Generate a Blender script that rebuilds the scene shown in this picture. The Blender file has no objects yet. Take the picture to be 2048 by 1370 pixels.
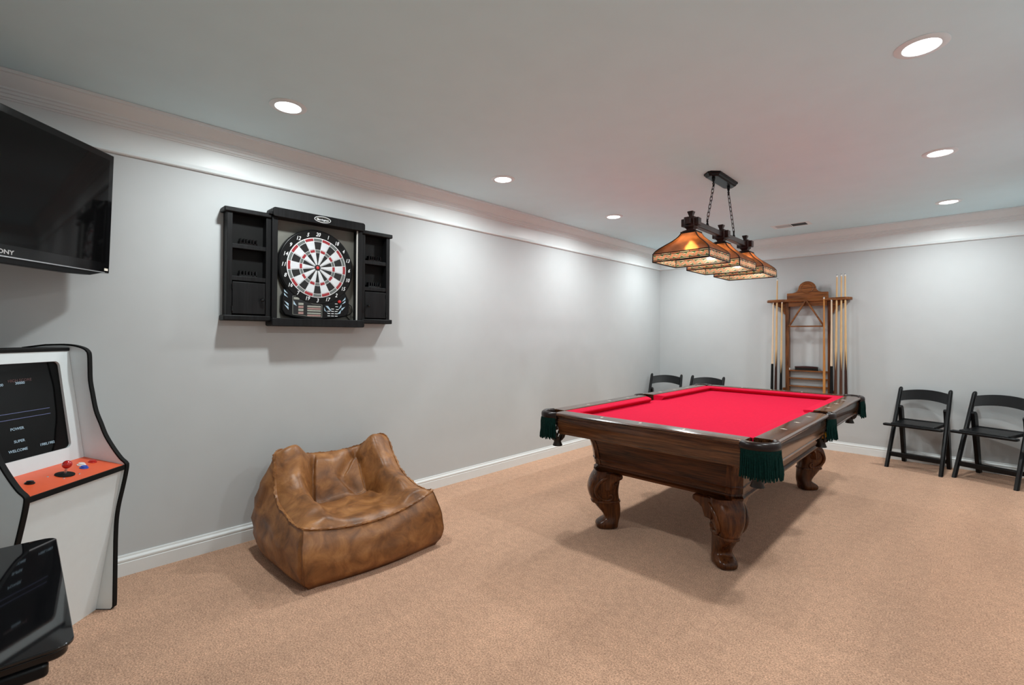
import bpy, bmesh, math, random
from mathutils import Vector, Matrix, noise

# ------------------------------------------------------------------ scene, camera, light
scene = bpy.context.scene
COL = scene.collection
PI = math.pi

F_PX, YAW, PITCH, ROLL, SHIFT_PX = 951.8183, 0.768665, 0.011677, 0.005026, -24.9953
CAM_POS = Vector((3.3396, 0.0, 1.32))
ROOM_W, ROOM_FRONT, ROOM_BACK, ROOM_H = 3.86, -0.60, 6.6216, 2.56


def make_camera():
    cam = bpy.data.cameras.new('camera')
    ob = bpy.data.objects.new('camera', cam)
    COL.objects.link(ob)
    cam.sensor_fit = 'HORIZONTAL'
    cam.sensor_width = 36.0
    cam.lens = F_PX * 36.0 / 2048.0
    cam.shift_y = SHIFT_PX / 2048.0
    cam.clip_start = 0.02
    f = Vector((-math.sin(YAW) * math.cos(PITCH), math.cos(YAW) * math.cos(PITCH), math.sin(PITCH)))
    r = Vector((math.cos(YAW), math.sin(YAW), 0))
    u = r.cross(f)
    c, s = math.cos(ROLL), math.sin(ROLL)
    r2, u2 = c * r + s * u, -s * r + c * u
    m = Matrix((r2, u2, -f)).transposed().to_4x4()
    m.translation = CAM_POS
    ob.matrix_world = m
    scene.camera = ob


make_camera()
world = bpy.data.worlds.new('world')
scene.world = world
world.use_nodes = True
world.node_tree.nodes['Background'].inputs[0].default_value = (0.5, 0.5, 0.5, 1)
world.node_tree.nodes['Background'].inputs[1].default_value = 0.3

scene.view_settings.view_transform = 'Standard'
scene.view_settings.look = 'None'
scene.view_settings.gamma = 1.0
scene.view_settings.use_curve_mapping = False
scene.view_settings.exposure = 0.0

CAN_WATTS = 17.5
CAN_COLOR = (0.93, 1.0, 1.0)
BULB_GLOW = 110.0
CAN_SPOTS = [(x, y) for y in (1.0, 2.65, 4.27, 5.87) for x in (0.67, 3.19)]


# ------------------------------------------------------------------ materials
def srgb(r, g, b):
    def f(v):
        v /= 255.0
        return v / 12.92 if v <= 0.04045 else ((v + 0.055) / 1.055) ** 2.4
    return (f(r), f(g), f(b), 1.0)


def new_mat(name):
    m = bpy.data.materials.new(name)
    m.use_nodes = True
    nt = m.node_tree
    return m, nt, nt.nodes['Principled BSDF']


def plain(name, col, rough=0.5, metal=0.0, spec=0.5, coat=0.0, vary=0.06, scale=30.0, bump=0.0):
    m, nt, b = new_mat(name)
    b.inputs['Roughness'].default_value = rough
    b.inputs['Metallic'].default_value = metal
    b.inputs['Specular IOR Level'].default_value = spec
    b.inputs['Coat Weight'].default_value = coat
    b.inputs['Coat Roughness'].default_value = 0.08
    tc = nt.nodes.new('ShaderNodeTexCoord')
    n = nt.nodes.new('ShaderNodeTexNoise')
    n.inputs['Scale'].default_value = scale
    n.inputs['Detail'].default_value = 3
    nt.links.new(tc.outputs['Object'], n.inputs['Vector'])
    ramp = nt.nodes.new('ShaderNodeValToRGB')
    ramp.color_ramp.elements[0].position = 0.3
    ramp.color_ramp.elements[1].position = 0.7
    ramp.color_ramp.elements[0].color = [c * (1 - vary) for c in col[:3]] + [1]
    ramp.color_ramp.elements[1].color = [min(1, c * (1 + vary)) for c in col[:3]] + [1]
    nt.links.new(n.outputs['Fac'], ramp.inputs['Fac'])
    nt.links.new(ramp.outputs['Color'], b.inputs['Base Color'])
    if bump:
        bp = nt.nodes.new('ShaderNodeBump')
        bp.inputs['Strength'].default_value = bump
        bp.inputs['Distance'].default_value = 0.002
        nt.links.new(n.outputs['Fac'], bp.inputs['Height'])
        nt.links.new(bp.outputs['Normal'], b.inputs['Normal'])
    return m


def wood(name, dark, light, axis=0, rough=0.35, coat=0.3, grain=26.0, long=1.6, spec=0.3):
    m, nt, b = new_mat(name)
    b.inputs['Roughness'].default_value = rough
    b.inputs['Specular IOR Level'].default_value = spec
    b.inputs['Coat Weight'].default_value = coat
    b.inputs['Coat Roughness'].default_value = 0.12
    tc = nt.nodes.new('ShaderNodeTexCoord')
    mp = nt.nodes.new('ShaderNodeMapping')
    sc = [grain, grain, grain]
    sc[axis] = long
    mp.inputs['Scale'].default_value = sc
    nt.links.new(tc.outputs['Object'], mp.inputs['Vector'])
    n = nt.nodes.new('ShaderNodeTexNoise')
    n.inputs['Scale'].default_value = 1.0
    n.inputs['Detail'].default_value = 6
    n.inputs['Roughness'].default_value = 0.65
    n.inputs['Distortion'].default_value = 0.9
    nt.links.new(mp.outputs['Vector'], n.inputs['Vector'])
    mp2 = nt.nodes.new('ShaderNodeMapping')
    sc2 = [grain * 6] * 3
    sc2[axis] = long * 5
    mp2.inputs['Scale'].default_value = sc2
    nt.links.new(tc.outputs['Object'], mp2.inputs['Vector'])
    n2 = nt.nodes.new('ShaderNodeTexNoise')
    n2.inputs['Scale'].default_value = 1.0
    n2.inputs['Detail'].default_value = 2
    nt.links.new(mp2.outputs['Vector'], n2.inputs['Vector'])
    mx = nt.nodes.new('ShaderNodeMath')
    mx.operation = 'MULTIPLY_ADD'
    mx.inputs[1].default_value = 0.35
    nt.links.new(n2.outputs['Fac'], mx.inputs[0])
    sb = nt.nodes.new('ShaderNodeMath')
    sb.operation = 'MULTIPLY'
    sb.inputs[1].default_value = 0.65
    nt.links.new(n.outputs['Fac'], sb.inputs[0])
    nt.links.new(sb.outputs[0], mx.inputs[2])
    ramp = nt.nodes.new('ShaderNodeValToRGB')
    ramp.color_ramp.elements[0].position = 0.38
    ramp.color_ramp.elements[1].position = 0.62
    ramp.color_ramp.elements[0].color = dark
    ramp.color_ramp.elements[1].color = light
    nt.links.new(mx.outputs[0], ramp.inputs['Fac'])
    nt.links.new(ramp.outputs['Color'], b.inputs['Base Color'])
    bp = nt.nodes.new('ShaderNodeBump')
    bp.inputs['Strength'].default_value = 0.08
    bp.inputs['Distance'].default_value = 0.001
    nt.links.new(mx.outputs[0], bp.inputs['Height'])
    nt.links.new(bp.outputs['Normal'], b.inputs['Normal'])
    return m


def glow(name, col, strength, base=None):
    m, nt, b = new_mat(name)
    b.inputs['Base Color'].default_value = base or col
    b.inputs['Emission Color'].default_value = col
    b.inputs['Emission Strength'].default_value = strength
    return m


def carpet_mat():
    m, nt, b = new_mat('carpet')
    b.inputs['Roughness'].default_value = 0.95
    b.inputs['Specular IOR Level'].default_value = 0.1
    b.inputs['Sheen Weight'].default_value = 0.15
    tc = nt.nodes.new('ShaderNodeTexCoord')

    def nz(scale, detail, rough=0.6, vec=None):
        n = nt.nodes.new('ShaderNodeTexNoise')
        n.inputs['Scale'].default_value = scale
        n.inputs['Detail'].default_value = detail
        n.inputs['Roughness'].default_value = rough
        nt.links.new(vec or tc.outputs['Object'], n.inputs['Vector'])
        return n
    fine = nz(150.0, 4, 0.8)
    mid = nz(24.0, 3)
    mp = nt.nodes.new('ShaderNodeMapping')
    mp.inputs['Rotation'].default_value = (0, 0, 0.5)
    mp.inputs['Scale'].default_value = (2.6, 0.7, 1)
    nt.links.new(tc.outputs['Object'], mp.inputs['Vector'])
    big = nz(1.0, 2, 0.5, mp.outputs['Vector'])
    r1 = nt.nodes.new('ShaderNodeValToRGB')
    r1.color_ramp.elements[0].position = 0.36
    r1.color_ramp.elements[1].position = 0.60
    r1.color_ramp.elements[0].color = (0.31, 0.157, 0.092, 1)
    r1.color_ramp.elements[1].color = (0.80, 0.492, 0.332, 1)
    nt.links.new(fine.outputs['Fac'], r1.inputs['Fac'])

    def mul(a, n, lo, hi, p0=0.35, p1=0.65):
        r = nt.nodes.new('ShaderNodeMapRange')
        r.inputs['From Min'].default_value = p0
        r.inputs['From Max'].default_value = p1
        r.inputs['To Min'].default_value = lo
        r.inputs['To Max'].default_value = hi
        nt.links.new(n.outputs['Fac'], r.inputs['Value'])
        mx = nt.nodes.new('ShaderNodeMix')
        mx.data_type = 'RGBA'
        mx.blend_type = 'MULTIPLY'
        mx.inputs['Factor'].default_value = 1.0
        nt.links.new(a, mx.inputs['A'])
        nt.links.new(r.outputs['Result'], mx.inputs['B'])
        return mx.outputs['Result']
    c = mul(r1.outputs['Color'], mid, 0.90, 1.06)
    c = mul(c, big, 0.90, 1.06)
    nt.links.new(c, b.inputs['Base Color'])
    bp = nt.nodes.new('ShaderNodeBump')
    bp.inputs['Strength'].default_value = 0.65
    bp.inputs['Distance'].default_value = 0.007
    nt.links.new(fine.outputs['Fac'], bp.inputs['Height'])
    nt.links.new(bp.outputs['Normal'], b.inputs['Normal'])
    return m


def glass_pane(name, col, gloss=0.15, trans=0.75, see=0.3):
    """thin opalescent stained glass: lets lamp light through and scatters it"""
    m, nt, b = new_mat(name)
    nt.nodes.remove(b)
    out = nt.nodes['Material Output']
    tr = nt.nodes.new('ShaderNodeBsdfTranslucent')
    df = nt.nodes.new('ShaderNodeBsdfDiffuse')
    gl = nt.nodes.new('ShaderNodeBsdfGlossy')
    gl.inputs['Roughness'].default_value = 0.15
    tc = nt.nodes.new('ShaderNodeTexCoord')
    n = nt.nodes.new('ShaderNodeTexNoise')
    n.inputs['Scale'].default_value = 14
    n.inputs['Detail'].default_value = 3
    nt.links.new(tc.outputs['Object'], n.inputs['Vector'])
    r = nt.nodes.new('ShaderNodeValToRGB')
    r.color_ramp.elements[0].position = 0.3
    r.color_ramp.elements[1].position = 0.7
    r.color_ramp.elements[0].color = [c * 0.72 for c in col[:3]] + [1]
    r.color_ramp.elements[1].color = [min(1, c * 1.15) for c in col[:3]] + [1]
    nt.links.new(n.outputs['Fac'], r.inputs['Fac'])
    for s in (tr, df):
        nt.links.new(r.outputs['Color'], s.inputs['Color'])
    rf = nt.nodes.new('ShaderNodeBsdfRefraction')
    rf.inputs['IOR'].default_value = 1.03
    rf.inputs['Roughness'].default_value = 0.8
    nt.links.new(r.outputs['Color'], rf.inputs['Color'])
    m0 = nt.nodes.new('ShaderNodeMixShader')
    m0.inputs[0].default_value = see
    nt.links.new(tr.outputs[0], m0.inputs[1])
    nt.links.new(rf.outputs[0], m0.inputs[2])
    m1 = nt.nodes.new('ShaderNodeMixShader')
    m1.inputs[0].default_value = trans
    nt.links.new(df.outputs[0], m1.inputs[1])
    nt.links.new(m0.outputs[0], m1.inputs[2])
    m2 = nt.nodes.new('ShaderNodeMixShader')
    m2.inputs[0].default_value = gloss
    nt.links.new(m1.outputs[0], m2.inputs[1])
    nt.links.new(gl.outputs[0], m2.inputs[2])
    nt.links.new(m2.outputs[0], out.inputs['Surface'])
    return m


def leather_mat():
    m, nt, b = new_mat('tan_leather')
    b.inputs['Roughness'].default_value = 0.42
    b.inputs['Specular IOR Level'].default_value = 0.45
    tc = nt.nodes.new('ShaderNodeTexCoord')
    n = nt.nodes.new('ShaderNodeTexNoise')
    n.inputs['Scale'].default_value = 9.0
    n.inputs['Detail'].default_value = 8
    n.inputs['Roughness'].default_value = 0.62
    n.inputs['Distortion'].default_value = 0.6
    nt.links.new(tc.outputs['Object'], n.inputs['Vector'])
    r = nt.nodes.new('ShaderNodeValToRGB')
    e = r.color_ramp.elements
    e[0].position = 0.30
    e[0].color = srgb(92, 56, 28)
    e[1].position = 0.72
    e[1].color = srgb(172, 118, 68)
    k = e.new(0.5)
    k.color = srgb(134, 86, 45)
    nt.links.new(n.outputs['Fac'], r.inputs['Fac'])
    nt.links.new(r.outputs['Color'], b.inputs['Base Color'])
    n2 = nt.nodes.new('ShaderNodeTexNoise')
    n2.inputs['Scale'].default_value = 16
    n2.inputs['Detail'].default_value = 5
    nt.links.new(tc.outputs['Object'], n2.inputs['Vector'])
    bp = nt.nodes.new('ShaderNodeBump')
    bp.inputs['Strength'].default_value = 0.25
    bp.inputs['Distance'].default_value = 0.01
    nt.links.new(n2.outputs['Fac'], bp.inputs['Height'])
    nt.links.new(bp.outputs['Normal'], b.inputs['Normal'])
    return m


MT = {
    'wall': plain('wall_paint', (0.535, 0.553, 0.560, 1), 0.7, spec=0.2, vary=0.012, scale=6, bump=0.02),
    'ceil': plain('ceiling_paint', (0.70, 0.90, 0.96, 1), 0.9, spec=0.1, vary=0.012, scale=5),
    'trim': plain('trim_paint', (0.76, 0.79, 0.795, 1), 0.4, vary=0.01, scale=8),
    'carpet': carpet_mat(),
    'white': plain('white_enamel', (0.76, 0.82, 0.84, 1), 0.35, vary=0.01),
    'lens': glow('lit_lens', (1, 0.985, 0.96, 1), 12.0),
    'blackgloss': plain('gloss_black', (0.004, 0.004, 0.0045, 1), 0.10, spec=0.4, vary=0.1),
    'blacksatin': plain('satin_black', (0.004, 0.0042, 0.0048, 1), 0.36, spec=0.2, vary=0.15),
    'blackmatte': plain('matte_black', (0.004, 0.004, 0.004, 1), 0.65, spec=0.2, vary=0.15),
    'blackwood': wood('black_stained_wood', (0.003, 0.003, 0.0034, 1), (0.010, 0.010, 0.011, 1), 2, 0.5, 0.0, 40, 1.6, 0.2),
    'screenglass': plain('screen_glass', (0.006, 0.006, 0.007, 1), 0.04, spec=0.5, vary=0.05),
    'tvglass': plain('tv_glass', (0.003, 0.003, 0.0032, 1), 0.05, spec=0.22, vary=0.05),
    'steel': plain('steel', (0.55, 0.56, 0.58, 1), 0.3, 1.0, vary=0.05),
    'grey': plain('grey_panel', srgb(112, 111, 104), 0.6, vary=0.06, scale=12),
    'oakx': wood('walnut_x', (0.010, 0.0025, 0.001, 1), (0.120, 0.040, 0.012, 1), 0, 0.30, 0.05),
    'oaky': wood('walnut_y', (0.010, 0.0025, 0.001, 1), (0.120, 0.040, 0.012, 1), 1, 0.30, 0.05),
    'oakz': wood('walnut_z', (0.022, 0.006, 0.002, 1), (0.120, 0.038, 0.010, 1), 2, 0.25, 0.05, 16),
    'railx': wood('rail_walnut_x', (0.018, 0.006, 0.003, 1), (0.130, 0.048, 0.018, 1), 0, 0.22, 0.5),
    'raily': wood('rail_walnut_y', (0.018, 0.006, 0.003, 1), (0.130, 0.048, 0.018, 1), 1, 0.22, 0.5),
    'rackx': wood('rack_oak_x', srgb(84, 46, 20), srgb(150, 92, 46), 0, 0.4, 0.1),
    'rackz': wood('rack_oak_z', srgb(76, 42, 19), srgb(138, 84, 43), 2, 0.4, 0.1),
    'lampwood': wood('lamp_wood', (0.010, 0.003, 0.0025, 1), (0.040, 0.011, 0.008, 1), 1, 0.4, 0.0),
    'felt': plain('red_felt', (0.56, 0.006, 0.040, 1), 0.95, spec=0.1, vary=0.05, scale=60, bump=0.1),
    'pleather': plain('pocket_leather', (0.012, 0.0045, 0.0035, 1), 0.3, spec=0.3, vary=0.2),
    'net': plain('pocket_net', (0.012, 0.008, 0.006, 1), 0.55, vary=0.2),
    'fringe': plain('green_fringe', (0.0012, 0.017, 0.014, 1), 0.8, spec=0.1, vary=0.35, scale=120),
    'pearl': plain('pearl_sight', srgb(235, 228, 215), 0.25, vary=0.02),
    'leather': leather_mat(),
    'seam': plain('seam_leather', srgb(112, 70, 36), 0.5, vary=0.15),
    'came': plain('lead_came', (0.012, 0.011, 0.011, 1), 0.45, 0.6, vary=0.2),
    'g_amber': glass_pane('amber_glass', (0.42, 0.23, 0.11), 0.12, 0.85, 0.65),
    'g_peach': glass_pane('peach_glass', (0.88, 0.50, 0.33), 0.08),
    'g_cream': glass_pane('cream_glass', (0.98, 0.90, 0.70), 0.08),
    'g_green': glass_pane('green_glass', (0.16, 0.34, 0.17), 0.08),
    'maple': wood('maple', srgb(206, 164, 112), srgb(226, 190, 142), 2, 0.3, 0.5, 60, 3),
    'maplepale': wood('pale_maple', srgb(216, 190, 160), srgb(232, 210, 184), 2, 0.3, 0.5, 60, 3),
    'mapledeep': wood('honey_maple', srgb(176, 112, 52), srgb(205, 142, 74), 2, 0.3, 0.5, 60, 3),
    'buttdark': wood('dark_butt', (0.022, 0.008, 0.006, 1), (0.055, 0.018, 0.012, 1), 2, 0.25, 0.5),
    'buttbrown': wood('brown_butt', (0.06, 0.022, 0.012, 1), (0.13, 0.048, 0.024, 1), 2, 0.25, 0.5),
    'orange': plain('orange_panel', srgb(232, 96, 56), 0.35, vary=0.02),
    'redplastic': plain('red_plastic', srgb(190, 34, 30), 0.2, coat=0.4, vary=0.03),
    'blueplastic': plain('blue_plastic', srgb(30, 84, 190), 0.2, coat=0.4, vary=0.03),
    'whiteplastic': plain('white_plastic', srgb(236, 234, 230), 0.25, coat=0.3, vary=0.02),
    'dgreen': plain('segment_grey', srgb(98, 104, 102), 0.55, vary=0.05),
    'dred': plain('segment_red', srgb(150, 34, 42), 0.55, vary=0.05),
    'dwhite': plain('segment_white', srgb(214, 218, 222), 0.55, vary=0.03),
    'dblack': plain('segment_black', srgb(14, 14, 16), 0.6, vary=0.1),
    'print': plain('white_print', srgb(232, 234, 236), 0.6, vary=0.02),
    'lcd': plain('lcd_grey', srgb(150, 152, 142), 0.3, vary=0.1, scale=200),
    'lcdpink': plain('lcd_pink', srgb(160, 124, 118), 0.3, vary=0.1, scale=200),
    'shard': plain('pale_blue_print', srgb(170, 196, 212), 0.5, vary=0.1),
    'ballyellow': plain('yellow_ball', srgb(225, 160, 40), 0.1, coat=0.5, vary=0.02),
    'chalkblue': plain('chalk_blue', srgb(104, 118, 128), 0.9, vary=0.1),
    'bristle': plain('brush_bristle', (0.01, 0.009, 0.008, 1), 0.9, vary=0.3, scale=200),
    'brushwood': plain('brush_wood', (0.035, 0.012, 0.012, 1), 0.3, vary=0.2),
    'ventdark': plain('vent_shadow', (0.02, 0.02, 0.02, 1), 0.8),
    'txt_white': glow('screen_white', srgb(165, 190, 205), 0.62, (0.01, 0.01, 0.01, 1)),
    'txt_red': glow('screen_red', srgb(110, 62, 62), 0.30, (0.01, 0.01, 0.01, 1)),
    'txt_blue': glow('screen_blue', srgb(110, 120, 170), 0.50, (0.01, 0.01, 0.01, 1)),
    'txt_green': glow('screen_green', srgb(20, 110, 40), 0.12),
    'tvlogo': plain('silver_print', srgb(190, 190, 190), 0.3, 0.3),
}


# ------------------------------------------------------------------ mesh helpers
def add_box(bm, lo, hi):
    v = [bm.verts.new((x, y, z)) for z in (lo[2], hi[2]) for y in (lo[1], hi[1]) for x in (lo[0], hi[0])]
    for f in ((0, 2, 3, 1), (4, 5, 7, 6), (0, 1, 5, 4), (2, 6, 7, 3), (0, 4, 6, 2), (1, 3, 7, 5)):
        bm.faces.new([v[i] for i in f])


def add_loft(bm, rings, caps=True, closed=True):
    """rings: lists of Vector of the same length; skins neighbours"""
    rv = [[bm.verts.new(p) for p in r] for r in rings]
    n = len(rv[0])
    for a, b in zip(rv[:-1], rv[1:]):
        for i in range(n if closed else n - 1):
            j = (i + 1) % n
            bm.faces.new((a[i], a[j], b[j], b[i]))
    if caps and closed:
        bm.faces.new(list(reversed(rv[0])))
        bm.faces.new(rv[-1])
    return rv


def frame_axes(t):
    t = t.normalized()
    up = Vector((0, 0, 1)) if abs(t.z) < 0.9 else Vector((1, 0, 0))
    a = t.cross(up).normalized()
    return a, t.cross(a).normalized()


def add_tube(bm, pts, r, seg=8, closed=False):
    pts = [Vector(p) for p in pts]
    rings = []
    n = len(pts)
    pa = None
    for i, p in enumerate(pts):
        if closed:
            t = pts[(i + 1) % n] - pts[i - 1]
        else:
            t = pts[min(i + 1, n - 1)] - pts[max(i - 1, 0)]
        t.normalize()
        if pa is None:
            a, b = frame_axes(t)
        else:
            a = (pa - t * pa.dot(t)).normalized()
            b = t.cross(a)
        pa = a
        rr = r[i] if isinstance(r, (list, tuple)) else r
        rings.append([p + a * math.cos(2 * PI * k / seg) * rr + b * math.sin(2 * PI * k / seg) * rr for k in range(seg)])
    if closed:
        rings.append(rings[0])
        rv = [[bm.verts.new(q) for q in ring] for ring in rings[:-1]]
        rv.append(rv[0])
        for x, y in zip(rv[:-1], rv[1:]):
            for i in range(seg):
                j = (i + 1) % seg
                bm.faces.new((x[i], x[j], y[j], y[i]))
    else:
        add_loft(bm, rings)


def add_lathe(bm, prof, seg=24, origin=(0, 0, 0), axis='z', caps=True):
    """prof: (r, h) pairs along the axis"""
    o = Vector(origin)
    rings = []
    for r, h in prof:
        ring = []
        for k in range(seg):
            a = 2 * PI * k / seg
            c, s = math.cos(a) * max(r, 1e-5), math.sin(a) * max(r, 1e-5)
            if axis == 'z':
                q = Vector((c, s, h))
            elif axis == 'y':
                q = Vector((s, h, c))
            else:
                q = Vector((h, c, s))
            ring.append(o + q)
        rings.append(ring)
    add_loft(bm, rings, caps)


def add_prism(bm, poly, a, b, plane='xz'):
    """extrude a 2D outline; plane 'xz' -> along y, 'yz' -> along x, 'xy' -> along z"""
    def P(u, v, w):
        return {'xz': (u, w, v), 'yz': (w, u, v), 'xy': (u, v, w)}[plane]
    add_loft(bm, [[Vector(P(u, v, a)) for u, v in poly], [Vector(P(u, v, b)) for u, v in poly]])


def add_sphere(bm, c, r, seg=16, rings=10, sz=1.0):
    prof = [(r * math.sin(PI * i / rings), -r * sz * math.cos(PI * i / rings)) for i in range(rings + 1)]
    add_lathe(bm, prof, seg, c)


def obj(name, bm, mat, parent=None, smooth=35, bevel=0.0, loc=None, rot=None, mats=None):
    bmesh.ops.remove_doubles(bm, verts=bm.verts, dist=1e-6)
    bmesh.ops.recalc_face_normals(bm, faces=bm.faces)
    me = bpy.data.meshes.new(name)
    bm.to_mesh(me)
    bm.free()
    for mm in (mats or [mat]):
        me.materials.append(MT[mm] if isinstance(mm, str) else mm)
    if smooth:
        me.shade_smooth()
        me.set_sharp_from_angle(angle=math.radians(smooth))
    o = bpy.data.objects.new(name, me)
    COL.objects.link(o)
    if parent:
        o.parent = parent
    if loc:
        o.location = loc
    if rot:
        o.rotation_euler = rot
    if bevel:
        md = o.modifiers.new('bevel', 'BEVEL')
        md.width = bevel
        md.segments = 2
        md.limit_method = 'ANGLE'
        md.angle_limit = math.radians(40)
    return o


def box(name, lo, hi, mat, parent=None, bevel=0.0, **k):
    bm = bmesh.new()
    add_box(bm, lo, hi)
    return obj(name, bm, mat, parent, bevel=bevel, smooth=0 if not bevel else 35, **k)


def prism(name, poly, a, b, mat, parent=None, plane='xz', bevel=0.0, **k):
    bm = bmesh.new()
    add_prism(bm, poly, a, b, plane)
    return obj(name, bm, mat, parent, bevel=bevel, **k)


def tag(o, label, cat, group=None):
    o['label'] = label
    o['category'] = cat
    if group:
        o['group'] = group
    return o


def struct(o):
    o['kind'] = 'structure'
    return o


def thing(name, label, cat, loc=(0, 0, 0), rotz=0.0, group=None):
    o = bpy.data.objects.new(name, None)
    COL.objects.link(o)
    o.empty_display_size = 0.1
    o.location = loc
    o.rotation_euler = (0, 0, rotz)
    return tag(o, label, cat, group)


def link_copy(o, parent):
    c = o.copy()
    COL.objects.link(c)
    c.parent = parent
    for ch in list(o.children):
        link_copy(ch, c)
    return c


def dup(root, loc, rotz, label, group=None):
    c = root.copy()
    COL.objects.link(c)
    c.location = loc
    c.rotation_euler = (0, 0, rotz)
    c['label'] = label
    if group:
        c['group'] = group
    for ch in list(root.children):
        link_copy(ch, c)
    return c


def text(name, body, size, mat, parent, loc, rot=(PI / 2, 0, 0), shear=0.0, depth=0.0006, align='CENTER', sx=1.0, bold=0.0):
    cu = bpy.data.curves.new(name, 'FONT')
    cu.body = body
    cu.size = size
    cu.shear = shear
    cu.extrude = depth
    cu.offset = bold
    cu.resolution_u = 3
    cu.align_x = align
    cu.align_y = 'CENTER'
    tmp = bpy.data.objects.new(name, cu)
    COL.objects.link(tmp)
    dg = bpy.context.evaluated_depsgraph_get()
    me = bpy.data.meshes.new_from_object(tmp.evaluated_get(dg))
    bpy.data.objects.remove(tmp)
    bpy.data.curves.remove(cu)
    me.materials.clear()
    me.materials.append(MT[mat])
    o = bpy.data.objects.new(name, me)
    COL.objects.link(o)
    o.parent = parent
    o.location = loc
    o.rotation_euler = rot
    o.scale = (sx, 1, 1)
    return o


def arc(cx, cy, r, a0, a1, n):
    return [(cx + r * math.cos(a0 + (a1 - a0) * i / n), cy + r * math.sin(a0 + (a1 - a0) * i / n)) for i in range(n + 1)]


def rrect(x0, z0, x1, z1, r, n=5):
    return (arc(x1 - r, z0 + r, r, -PI / 2, 0, n) + arc(x1 - r, z1 - r, r, 0, PI / 2, n)
            + arc(x0 + r, z1 - r, r, PI / 2, PI, n) + arc(x0 + r, z0 + r, r, PI, 1.5 * PI, n))


def spline(pts, n=8, closed=False):
    pts = [Vector(p) for p in pts]
    m = len(pts)
    out = []
    for i in range(m if closed else m - 1):
        if closed:
            p0, p1, p2, p3 = pts[i - 1], pts[i], pts[(i + 1) % m], pts[(i + 2) % m]
        else:
            p0, p1, p2, p3 = pts[max(i - 1, 0)], pts[i], pts[i + 1], pts[min(i + 2, m - 1)]
        for k in range(n):
            t = k / n
            out.append(0.5 * ((2 * p1) + (p2 - p0) * t + (2 * p0 - 5 * p1 + 4 * p2 - p3) * t * t
                              + (3 * p1 - p0 - 3 * p2 + p3) * t ** 3))
    if not closed:
        out.append(pts[-1])
    return out


# ------------------------------------------------------------------ the room
W, Y0, Y1, H = ROOM_W, ROOM_FRONT, ROOM_BACK, ROOM_H
T = 0.12
struct(box('floor', (-T, Y0 - T, -0.1), (W + T, Y1 + T, 0), 'carpet'))
struct(box('ceiling', (-T, Y0 - T, H), (W + T, Y1 + T, H + 0.1), 'ceil'))
struct(box('wall_left', (-T, Y0 - T, 0), (0, Y1 + T, H), 'wall'))
struct(box('wall_right', (W, Y0 - T, 0), (W + T, Y1 + T, H), 'wall'))
struct(box('wall_back', (0, Y1, 0), (W, Y1 + T, H), 'wall'))
struct(box('wall_front', (0, Y0 - T, 0), (W, Y0, H), 'wall'))

BEAD = [(0, 2.296), (0.016, 2.298), (0.021, 2.303), (0.019, 2.309), (0.012, 2.314), (0.009, 2.322), (0.007, 2.327),
        (0.007, 2.33), (0.007, 2.452), (0, 2.452)]
CROWN = [(0, 2.440), (0.013, 2.440), (0.016, 2.448), (0.024, 2.450), (0.026, 2.463), (0.034, 2.466), (0.036, 2.478),
         (0.046, 2.481), (0.047, 2.490), (0.054, 2.497), (0.064, 2.506), (0.076, 2.520), (0.086, 2.538), (0.088, 2.542),
         (0.100, 2.544), (0.102, 2.559), (0, 2.559)]
BASE = [(0, 0), (0.016, 0), (0.016, 0.070), (0.013, 0.073), (0.013, 0.077), (0.016, 0.080), (0.016, 0.088), (0.010, 0.097),
        (0.008, 0.099), (0.008, 0.104), (0.005, 0.111), (0, 0.111)]


def wall_trim(name, prof, side):
    bm = bmesh.new()
    rings = []
    if side in ('left', 'right'):
        ends = (Y0, Y1)
        for e in ends:
            rings.append([Vector((o if side == 'left' else W - o, e, z)) for o, z in prof])
    else:
        for e in (0, W):
            rings.append([Vector((e, Y1 - o if side == 'back' else Y0 + o, z)) for o, z in prof])
    add_loft(bm, rings)
    return struct(obj(name, bm, 'trim', smooth=25))


k = 1
for side in ('left', 'back', 'right', 'front'):
    wall_trim('baseboard_' + side, BASE, side)
    wall_trim('trim_%d' % k, CROWN, side)
    wall_trim('trim_%d' % (k + 1), BEAD, side)
    k += 2


# ------------------------------------------------------------------ recessed ceiling lights
def make_can():
    t = thing('recessed_light', '', 'ceiling light')
    bm = bmesh.new()
    add_lathe(bm, [(0.062, -0.001), (0.066, -0.007), (0.088, -0.006), (0.094, -0.002), (0.094, 0.0), (0.062, 0.0)], 48, caps=False)
    obj('trim_ring', bm, 'white', t)
    bm = bmesh.new()
    add_lathe(bm, [(0.064, -0.001), (0.063, -0.004), (0.03, -0.006), (0.0, -0.0065)], 40)
    obj('lens', bm, 'lens', t)
    return t


can0 = make_can()
can_labels = [
    'lit round recessed ceiling light above the dartboard, nearest on the left side',
    'lit round recessed ceiling light behind the camera, out of the picture',
    'lit round recessed ceiling light, middle of the three along the left wall',
    'largest lit round recessed ceiling light, top right of the picture',
    'lit round recessed ceiling light, left row, just left of the hanging lamp chains',
    'lit round recessed ceiling light at right, second farthest in the right row',
    'lit round recessed ceiling light hidden behind the hanging lamp shade near the corner',
    'smallest lit round recessed ceiling light, right row, nearest the back wall',
]
for i, (x, y) in enumerate(CAN_SPOTS):
    if i == 0:
        c = can0
        c.location = (x, y, H)
        tag(c, can_labels[0], 'ceiling light', 'recessed ceiling lights')
    else:
        c = dup(can0, (x, y, H), 0, can_labels[i], 'recessed ceiling lights')
    ld = bpy.data.lights.new('downlight', 'AREA')
    ld.shape = 'DISK'
    ld.size = 0.12
    ld.energy = CAN_WATTS
    ld.color = CAN_COLOR
    ld.spread = math.radians(167)
    lo = bpy.data.objects.new('downlight', ld)
    COL.objects.link(lo)
    lo.location = (x, y, H - 0.009)

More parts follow.
